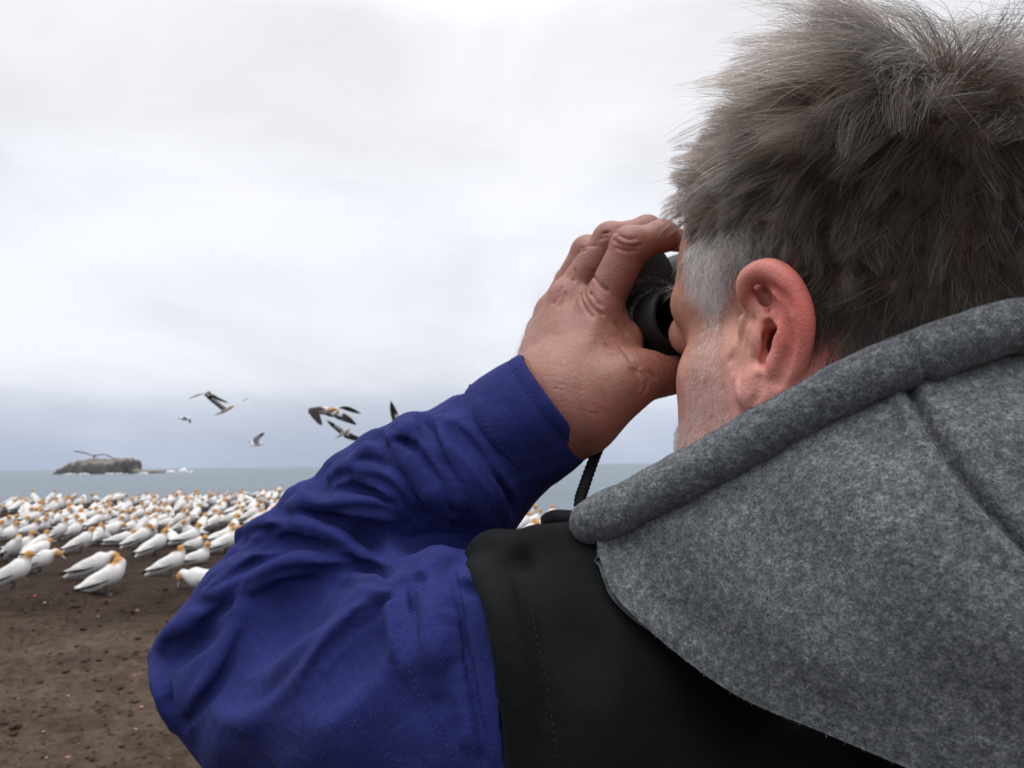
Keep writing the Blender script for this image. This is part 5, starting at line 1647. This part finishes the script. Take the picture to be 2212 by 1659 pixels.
NEAR = [
 (g3(150, 1450), 20, 'alert', 1.06, 'nearest gannet at the left edge of the picture, standing in front of a stooping bird'),
 (g3(500, 1230), 12, 'stoop', 1.00, 'gannet bending its bill down just behind the leftmost front bird'),
 (g3(1370, 1510), 30, 'preen', 1.06, 'foremost white gannet on bare soil with its head turned back to preen'),
 (g3(1210, 1310), 14, 'stoop', 1.06, 'gannet leaning forward right behind the preening foremost bird'),
 (g4(235, 1270), 22, 'back', 1.00, 'gannet with head turned away standing alone between the preening bird and the sleeve'),
 (g4(640, 1440), 178, 'feed', 1.04, 'gannet with bill to the ground, half hidden by the blue sleeve'),
 (g3(270, 950), 18, 'sit', 1.02, 'gannet sitting behind the stooping bird at the left, tail to the left'),
 (g3(490, 975), 62, 'alert', .92, 'narrow gannet seen from behind, right beside the left sitting bird'),
 (g3(1050, 960), 36, 'alert', .98, 'gannet standing just behind the two overlapping front birds, tail down left'),
 (g3(1240, 870), 82, 'alert', .95, 'gannet facing away with white nape, second row right of the front pair'),
 (g3(930, 810), 34, 'alert', 1.0, 'gannet with full chest behind the standing bird in the second row'),
 (g3(880, 680), 25, 'sit', 1.0, 'gannet partly covered by the full-chested bird in the second row'),
 (g3(1570, 860), 22, 'sitlow', 1.0, 'gannet crouching low with head out front, centre of the left flock'),
 (g3(1800, 905), 32, 'alert', 1.02, 'gannet with deep orange head above the crouching bird'),
 (g3(2010, 1010), 42, 'alert', 1.02, 'gannet with dark wing edge at the right of the middle row'),
 (g3(1850, 720), 75, 'tall', .95, 'gannet stretching its neck behind the orange-headed bird'),
 (g3(1460, 710), 30, 'sit', 1.0, 'gannet sitting with tail left in the third row'),
 (g3(1660, 705), 58, 'sit', .98, 'gannet sitting close beside the third-row bird, facing half away'),
 (g3(360, 745), 22, 'sit', 1.0, 'gannet sitting behind the left pair, bill to the right'),
 (g3(70, 815), 25, 'sit', 1.05, 'plump gannet cut by the left picture edge in the second row'),
 (g3(80, 610), 18, 'sitlow', 1.0, 'low white gannet at the left edge, third row'),
 (g3(240, 690), 30, 'sit', .98, 'gannet wedged between the two left-edge birds'),
 (g3(960, 440), 172, 'sitlow', 1.0, 'gannet facing left against a dark gap in the flock'),
 (g4(470, 845), 20, 'sit', 1.04, 'gannet sitting on the dark bank left of the sleeve, tail left'),
 (g4(110, 605), 32, 'sit', 1.04, 'gannet with bent neck in the middle of the right-hand group'),
 (g4(180, 640), 18, 'sitlow', .98, 'gannet lying low before the tall bird in the right-hand group'),
 (g4(330, 665), 14, 'tall', .98, 'upright gannet with long neck in the right-hand group'),
 (g4(660, 700), 95, 'alert', .98, 'gannet seen square from behind near the sleeve'),
 (g4(790, 685), 48, 'alert', 1.0, 'gannet turned half right, pressed against the bird seen from behind'),
 (g4(1070, 700), 100, 'sit', 1.08, 'round-backed gannet facing away close to the sleeve'),
 (g4(1090, 530), 20, 'sit', 1.0, 'gannet with small orange head next to the sleeve'),
 (g4(1290, 580), 20, 'alert', 1.1, 'large gannet half covered by the top of the sleeve'),
 (g4(1010, 870), 15, 'sit', 1.0, 'gannet of which only the white tail shows beside the sleeve'),
 (g4(890, 415), 14, 'sit', 1.04, 'gannet in the fourth row sitting broadside, head right'),
 (g4(590, 430), 40, 'alert', .95, 'slim gannet in the fourth row facing half away'),
 (g4(380, 455), 32, 'tall', 1.0, 'tallest gannet of the fourth row with its neck stretched'),
 (g4(230, 350), 25, 'sit', 1.05, 'gannet behind the tallest fourth-row bird'),
 (g3(1960, 590), 36, 'sit', 1.04, 'gannet with sloping back in the third row'),
 (g3(1790, 570), 28, 'alert', 1.0, 'gannet with pale breast behind the third-row pair'),
 (g3(1940, 470), 70, 'sit', 1.05, 'rounded gannet preening itself in the fourth row'),
 (g3(430, 610), 30, 'alert', .98, 'gannet at the front of the tight cluster left of the dark gap'),
 (g3(600, 620), 50, 'alert', .95, 'white gannet in the middle of the tight cluster'),
 (g3(710, 600), 75, 'sit', .98, 'gannet at the right end of the tight cluster'),
 (g3(1150, 540), 40, 'sit', 1.0, 'gannet right of the dark gap facing half away'),
 (g3(1350, 510), 20, 'sitlow', 1.0, 'gannet stretched out low right of the dark gap'),
 (g3(650, 330), 62, 'tall', 1.05, 'tall gannet standing out against the sea at the left'),
 (g3(1130, 235), 55, 'tall', 1.02, 'tallest gannet silhouetted against the sea near the middle'),
 (g3(860, 330), 12, 'sitlow', 1.05, 'gannet on a dark mound in the back row'),

 ((1128, 1152), 40, 'alert', 1.0, 'gannet lowest in the gap, right beside the dark forearm'),
 ((1150, 1138), 25, 'sit', 1.05, 'gannet in the middle of the gap, left of the black strap'),
 ((1124, 1132), 60, 'alert', 1.0, 'gannet against the forearm in the upper part of the gap'),
 ((1166, 1128), 15, 'alert', 1.0, 'gannet just above the black strap end'),
 ((1186, 1122), 150, 'sit', 1.0, 'gannet facing left above the black strap'),
 ((1146, 1119), 70, 'tall', 1.0, 'tallest gannet in the gap, outlined against the sea'),
 ((1162, 1152), 30, 'sit', 1.0, 'gannet hidden up to its back behind the vest in the gap'),
]
placed = []
for (px, py), yaw, pose, sc_, lab in NEAR:
    p = ground_at(px, py)
    placed.append((p[0], p[1], .5))
    gannet(pose, p[0], p[1], yaw, sc_ * 1.04, lab, GRP)
# the rest of the flock, thinning into rows nobody could name
def flock():
    rg = np.random.default_rng(17)
    made = 0
    tries = 0
    while made < 248 and tries < 16000:
        tries += 1
        if rg.random() < .88:
            px = rg.uniform(-30, 760); y = 12.0 + 29 * rg.random() ** .85; sp = .76
        else:
            px = rg.uniform(1085, 1225); y = rg.uniform(14.5, 21.5); sp = .62
        x = (px - 1106) / FPX * y * 1.01
        e = float(edge_y(np.array(x)))
        if y > e - .25: continue
        if px < 760 and y < np.interp(px, [0, 200, 400, 700], [12.6, 12.8, 13.2, 12.4]): continue
        if any((x - a) ** 2 + (y - b) ** 2 < (sp * .5 + r * .5) ** 2 for a, b, r in placed): continue
        # a few bare, dark patches between the nests
        if fbm(np.array([x * 1.0]), np.array([y * 1.0]), 2, 77, .22)[0] > .30: continue
        placed.append((x, y, sp))
        pose = rg.choice(['sit', 'sitlow', 'alert', 'tall', 'stoop', 'preen', 'back'], p=[.37, .22, .10, .05, .09, .10, .07])
        yaw = rg.normal(34, 55) if rg.random() < .78 else rg.uniform(90, 330)
        yy = (yaw + 180) % 360 - 180
        face = 'right' if abs(yy) < 25 else 'half away' if 25 <= yy < 65 else 'away' if 65 <= yy < 115 else 'left' if abs(yy) > 115 else 'the viewer'
        word = {'sit': 'sitting', 'sitlow': 'low crouching', 'alert': 'upright standing', 'tall': 'neck-stretching', 'stoop': 'stooping', 'preen': 'preening', 'back': 'backward-looking'}[str(pose)]
        if px > 1000: where = 'in the gap between sleeve and hood'
        else:
            row = 'middle rows' if y < 18 else 'back rows' if y < 25 else 'far rows' if y < 32 else 'farthest rows'
            where = 'in the ' + row + ', ' + ('at the left edge' if px < 95 else 'below the island' if px < 290 else 'under the surf' if px < 430 else 'left of the sleeve' if px < 560 else 'close against the sleeve')
        lab = f'{word} gannet facing {face} {where}'
        gannet(str(pose), x, y, yaw, rg.uniform(.99, 1.15), lab, f'{word} gannets {where}', detailed=(y < 18 or px > 1000))
        made += 1
    print('flock', made)
flock()
# ------------------------------------------------------------------ birds in the air
def flyer(name, label, cat, head, tail, wl, wr, chord=.17, rad=.062, dark=True, group='birds flying over the sea'):
    """head, tail and the wing joints (shoulder is found on the body) by bearing and depth"""
    Hd, Tl = PX(*head), PX(*tail)
    ax = unit(Hd - Tl); L = np.linalg.norm(Hd - Tl)
    n = 18; t = np.linspace(0, 1, n)
    rr = rad * np.interp(t, [0, .12, .3, .55, .75, .86, .93, .97, 1], [.10, .35, .75, 1, .72, .58, .50, .22, .04])
    V, F = tube(Tl + t[:, None] * (Hd - Tl), rr, 12)
    tt = ((V - Tl) @ ax) / L
    if dark:
        col = np.where((tt > .76)[:, None], lerp(WHT, BUFF, .85), WHT)
        col = np.where((tt < .10)[:, None], lerp(WHT, BLK, .8), col)
        col = np.where((tt > .945)[:, None], np.array([.42, .46, .50]), col)
    else:
        col = np.tile(WHT * .97, (len(V), 1)); col = np.where((tt > .95)[:, None], np.array([.5, .2, .1]), col)
    me = raw_mesh(name, V, F); me.materials.append(PLUME); vcol(me, col)
    root = link(name, me)
    sh = Tl + ax * L * .62
    for pts in (wl, wr):
        if pts is None: continue
        q = np.array([sh] + [PX(*p) for p in pts])
        m = 22
        c = catmull(q, m); s = np.linspace(0, 1, m)
        ch = chord * np.interp(s, [0, .15, .45, .7, .9, 1], [1.0, 1.0, .95, .75, .42, .06])
        dirv = unit(np.gradient(c, axis=0))
        back = -ax - dirv * (dirv @ -ax)[:, None]; back = unit(back)
        nrm = unit(np.cross(dirv, back))
        w = np.array([-.28, -.1, .25, .55, .8, 1.0]); th = np.array([.004, .016, .016, .010, .005, .0015])
        sweep = (s ** 2 * .35 * chord)[:, None] * 0
        up_ = np.stack([c + back * (ch * (k - .1))[:, None] + nrm * (a * (1 - .8 * s))[:, None] for k, a in zip(w, th)], 1)
        dn_ = np.stack([c + back * (ch * (k - .1))[:, None] - nrm * (a * .5 * (1 - .8 * s))[:, None] for k, a in zip(w[::-1], th[::-1])], 1)
        R_ = np.concatenate([up_, dn_], 1)
        Vw = R_.reshape(-1, 3); Fw = grid_faces(m, 12, wrap_v=True)
        ww = np.tile(np.concatenate([w, w[::-1]]), m); ss = np.repeat(s, 12)
        if dark:
            bl = (ww > .30 + .25 * (1 - ss)) | (ss > .62)
            cw = np.where(bl[:, None], BLK * 1.6, WHT)
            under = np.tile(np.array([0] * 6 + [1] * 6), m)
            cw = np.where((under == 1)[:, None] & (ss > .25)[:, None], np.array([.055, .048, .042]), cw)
        else:
            cw = np.where((ss > .80)[:, None], np.array([.05, .05, .055]), np.where((ss > -1)[:, None], np.array([.52, .54, .57]), 0))
        wm = raw_mesh('wing', Vw, Fw); wm.materials.append(PLUME); vcol(wm, cw)
        wo = link('wing', wm); wo.parent = root
    tag(root, label, cat, group)
def f7(x, y, d): return (360 + x * .2961, 805.7 + y * .2961, d)
flyer('flying_gannet', 'upper left flying gannet with one long wing stretched to the right', 'gannet', f7(322, 138, 27.4), f7(262, 150, 28.0), [f7(225, 165, 27.9), f7(158, 188, 28.3)], [f7(370, 180, 27.4), f7(450, 218, 27.2)], .20)
flyer('flying_gannet', 'left flying gannet with spread tail and orange head, below another one', 'gannet', f7(492, 240, 22.0), f7(345, 310, 22.3), [f7(350, 200, 21.8), f7(275, 152, 21.6)], [f7(535, 222, 22.4), f7(597, 178, 22.7)], .15)
flyer('flying_gull', 'small pale gull below the two left flying gannets', 'gull', f7(85, 330, 30), f7(165, 345, 30.1), [f7(150, 325, 29.8), f7(172, 368, 29.8)], [f7(105, 322, 30.2), f7(85, 335, 30.6)], .14, .05, False)
flyer('flying_gull', 'white gull with raised wing low over the sea', 'gull', f7(712, 515, 26), f7(605, 530, 26.1), [f7(660, 490, 25.9), f7(716, 436, 25.7)], [f7(640, 495, 26.4), f7(600, 505, 26.9)], .15, .055, False)
flyer('flying_gannet', 'large flying gannet with arched dark wings, middle of the sky', 'gannet', f7(1246, 262, 17.6), f7(1030, 292, 18.0), [f7(1085, 255, 17.6), f7(1135, 382, 17.4)], [f7(1290, 248, 18.0), f7(1420, 296, 18.2)], .235, .085)
flyer('flying_gannet', 'flying gannet half behind the large arched one', 'gannet', f7(1262, 275, 21), f7(1200, 312, 21.2), [f7(1190, 280, 21.2), f7(1136, 298, 21.6)], [f7(1320, 325, 20.8), f7(1385, 376, 20.7)], .17)
flyer('flying_gannet', 'flying gannet banking below the arched pair', 'gannet', f7(1338, 410, 22), f7(1230, 475, 22.3), [f7(1245, 395, 22), f7(1168, 346, 22)], [f7(1370, 465, 22), f7(1475, 505, 22)], .16)
flyer('flying_gannet', 'flying gannet showing only its dark wings above the sleeve', 'gannet', f7(1800, 400, 19), f7(1700, 425, 19.3), [f7(1690, 335, 19), f7(1636, 205, 19)], [f7(1850, 330, 19.2), f7(1925, 278, 19.5)], .26, .08)
flyer('flying_gannet', 'flying gannet peeping out between sleeve fold and cuff', 'gannet', f7(2140, 300, 24), f7(2040, 360, 24.2), [f7(2080, 322, 24), f7(2060, 310, 24)], [f7(2150, 345, 24), f7(2200, 360, 24)], .2)
flyer('flying_gannet', 'gannet gliding on level wings just above the island', 'gannet', (206, 982, 33), (201, 988.5, 33.7), [(178, 977, 33.3), (156, 975, 33.6)], [(226, 982, 33.2), (247, 991, 33.0)], .19)
print('birds', time.time() - T0)

# ================================================================== single stones on the soil
def stones():
    rg = np.random.default_rng(8)
    bm = bmesh.new(); bmesh.ops.create_icosphere(bm, subdivisions=2, radius=1.0)
    bv = np.array([v.co[:] for v in bm.verts]); bf = np.array([[v.index for v in f.verts] for f in bm.faces]); bm.free()
    PINK = m_plain('pinkish_stone', (.30, .165, .12), .85, .25, 60, .5, .01, var=.35); RED = m_plain('red_brown_stone', (.20, .075, .05), .85, .25, 60, .5, .01, var=.35)
    PALE = m_plain('pale_shell_chip', (.46, .42, .36), .8, .3, 60, .5, .01, var=.3)
    spec = [((585, 1592), 46, PINK, 'largest pinkish stone near the bottom left, on bare soil'), ((400, 1575), 34, PINK, 'pinkish stone just left of the largest one'), ((1100, 1088), 30, RED, 'red-brown stone lying below the elbow of the sleeve'),
            ((1222, 1180), 44, PINK, 'long flat pinkish stone next to the sleeve'), ((680, 1460), 28, RED, 'red-brown stone above the largest pinkish one'), ((375, 1352), 20, PALE, 'pale chip among crumbs in the lower left'),
            ((590, 1040), 20, PALE, 'pale chip in the middle of the bare soil'), ((1175, 1335), 22, PALE, 'pale chip closest to the lower sleeve'), ((155, 1082), 22, PINK, 'pinkish pebble near the left picture edge'),
            ((795, 818), 18, PINK, 'small pinkish pebble on the smooth brown soil'), ((1160, 862), 34, PINK, 'flat pinkish stone left of the elbow'), ((1185, 300), 40, PINK, 'broad pinkish stone at the edge of the nests'),
            ((385, 245), 24, PALE, 'pale chip below the preening gannet'), ((1465, 1572), 30, PINK, 'pinkish stone in the corner under the sleeve'), ((1420, 1640), 60, PINK, 'long pinkish stone at the bottom picture edge'), ((300, 180), 44, RED, 'dark reddish stone by the feet of the front gannets')]
    for (cx, cy), w, m_, lab in spec:
        p = ground_at(cx * .2499, 1244.5 + cy * .2499); d = (p - CPOS) @ CF
        s = w * .2499 * d / FPX * .5
        k = bv * (1 + .10 * rg.standard_normal((len(bv), 1))) * s * np.array([1, .75, .55]) * rg.uniform(.9, 1.1, 3)
        a = rg.uniform(-.5, .5); c, sn = math.cos(a), math.sin(a); k = k @ np.array([[c, sn, 0], [-sn, c, 0], [0, 0, 1]])
        o = obj('stone', k, bf, m_); o.location = (p[0], p[1], surf_z(p[0], p[1]) + s * .22)
        tag(o, lab, 'stone', 'loose stones on the soil')
stones()
print('done', time.time() - T0)
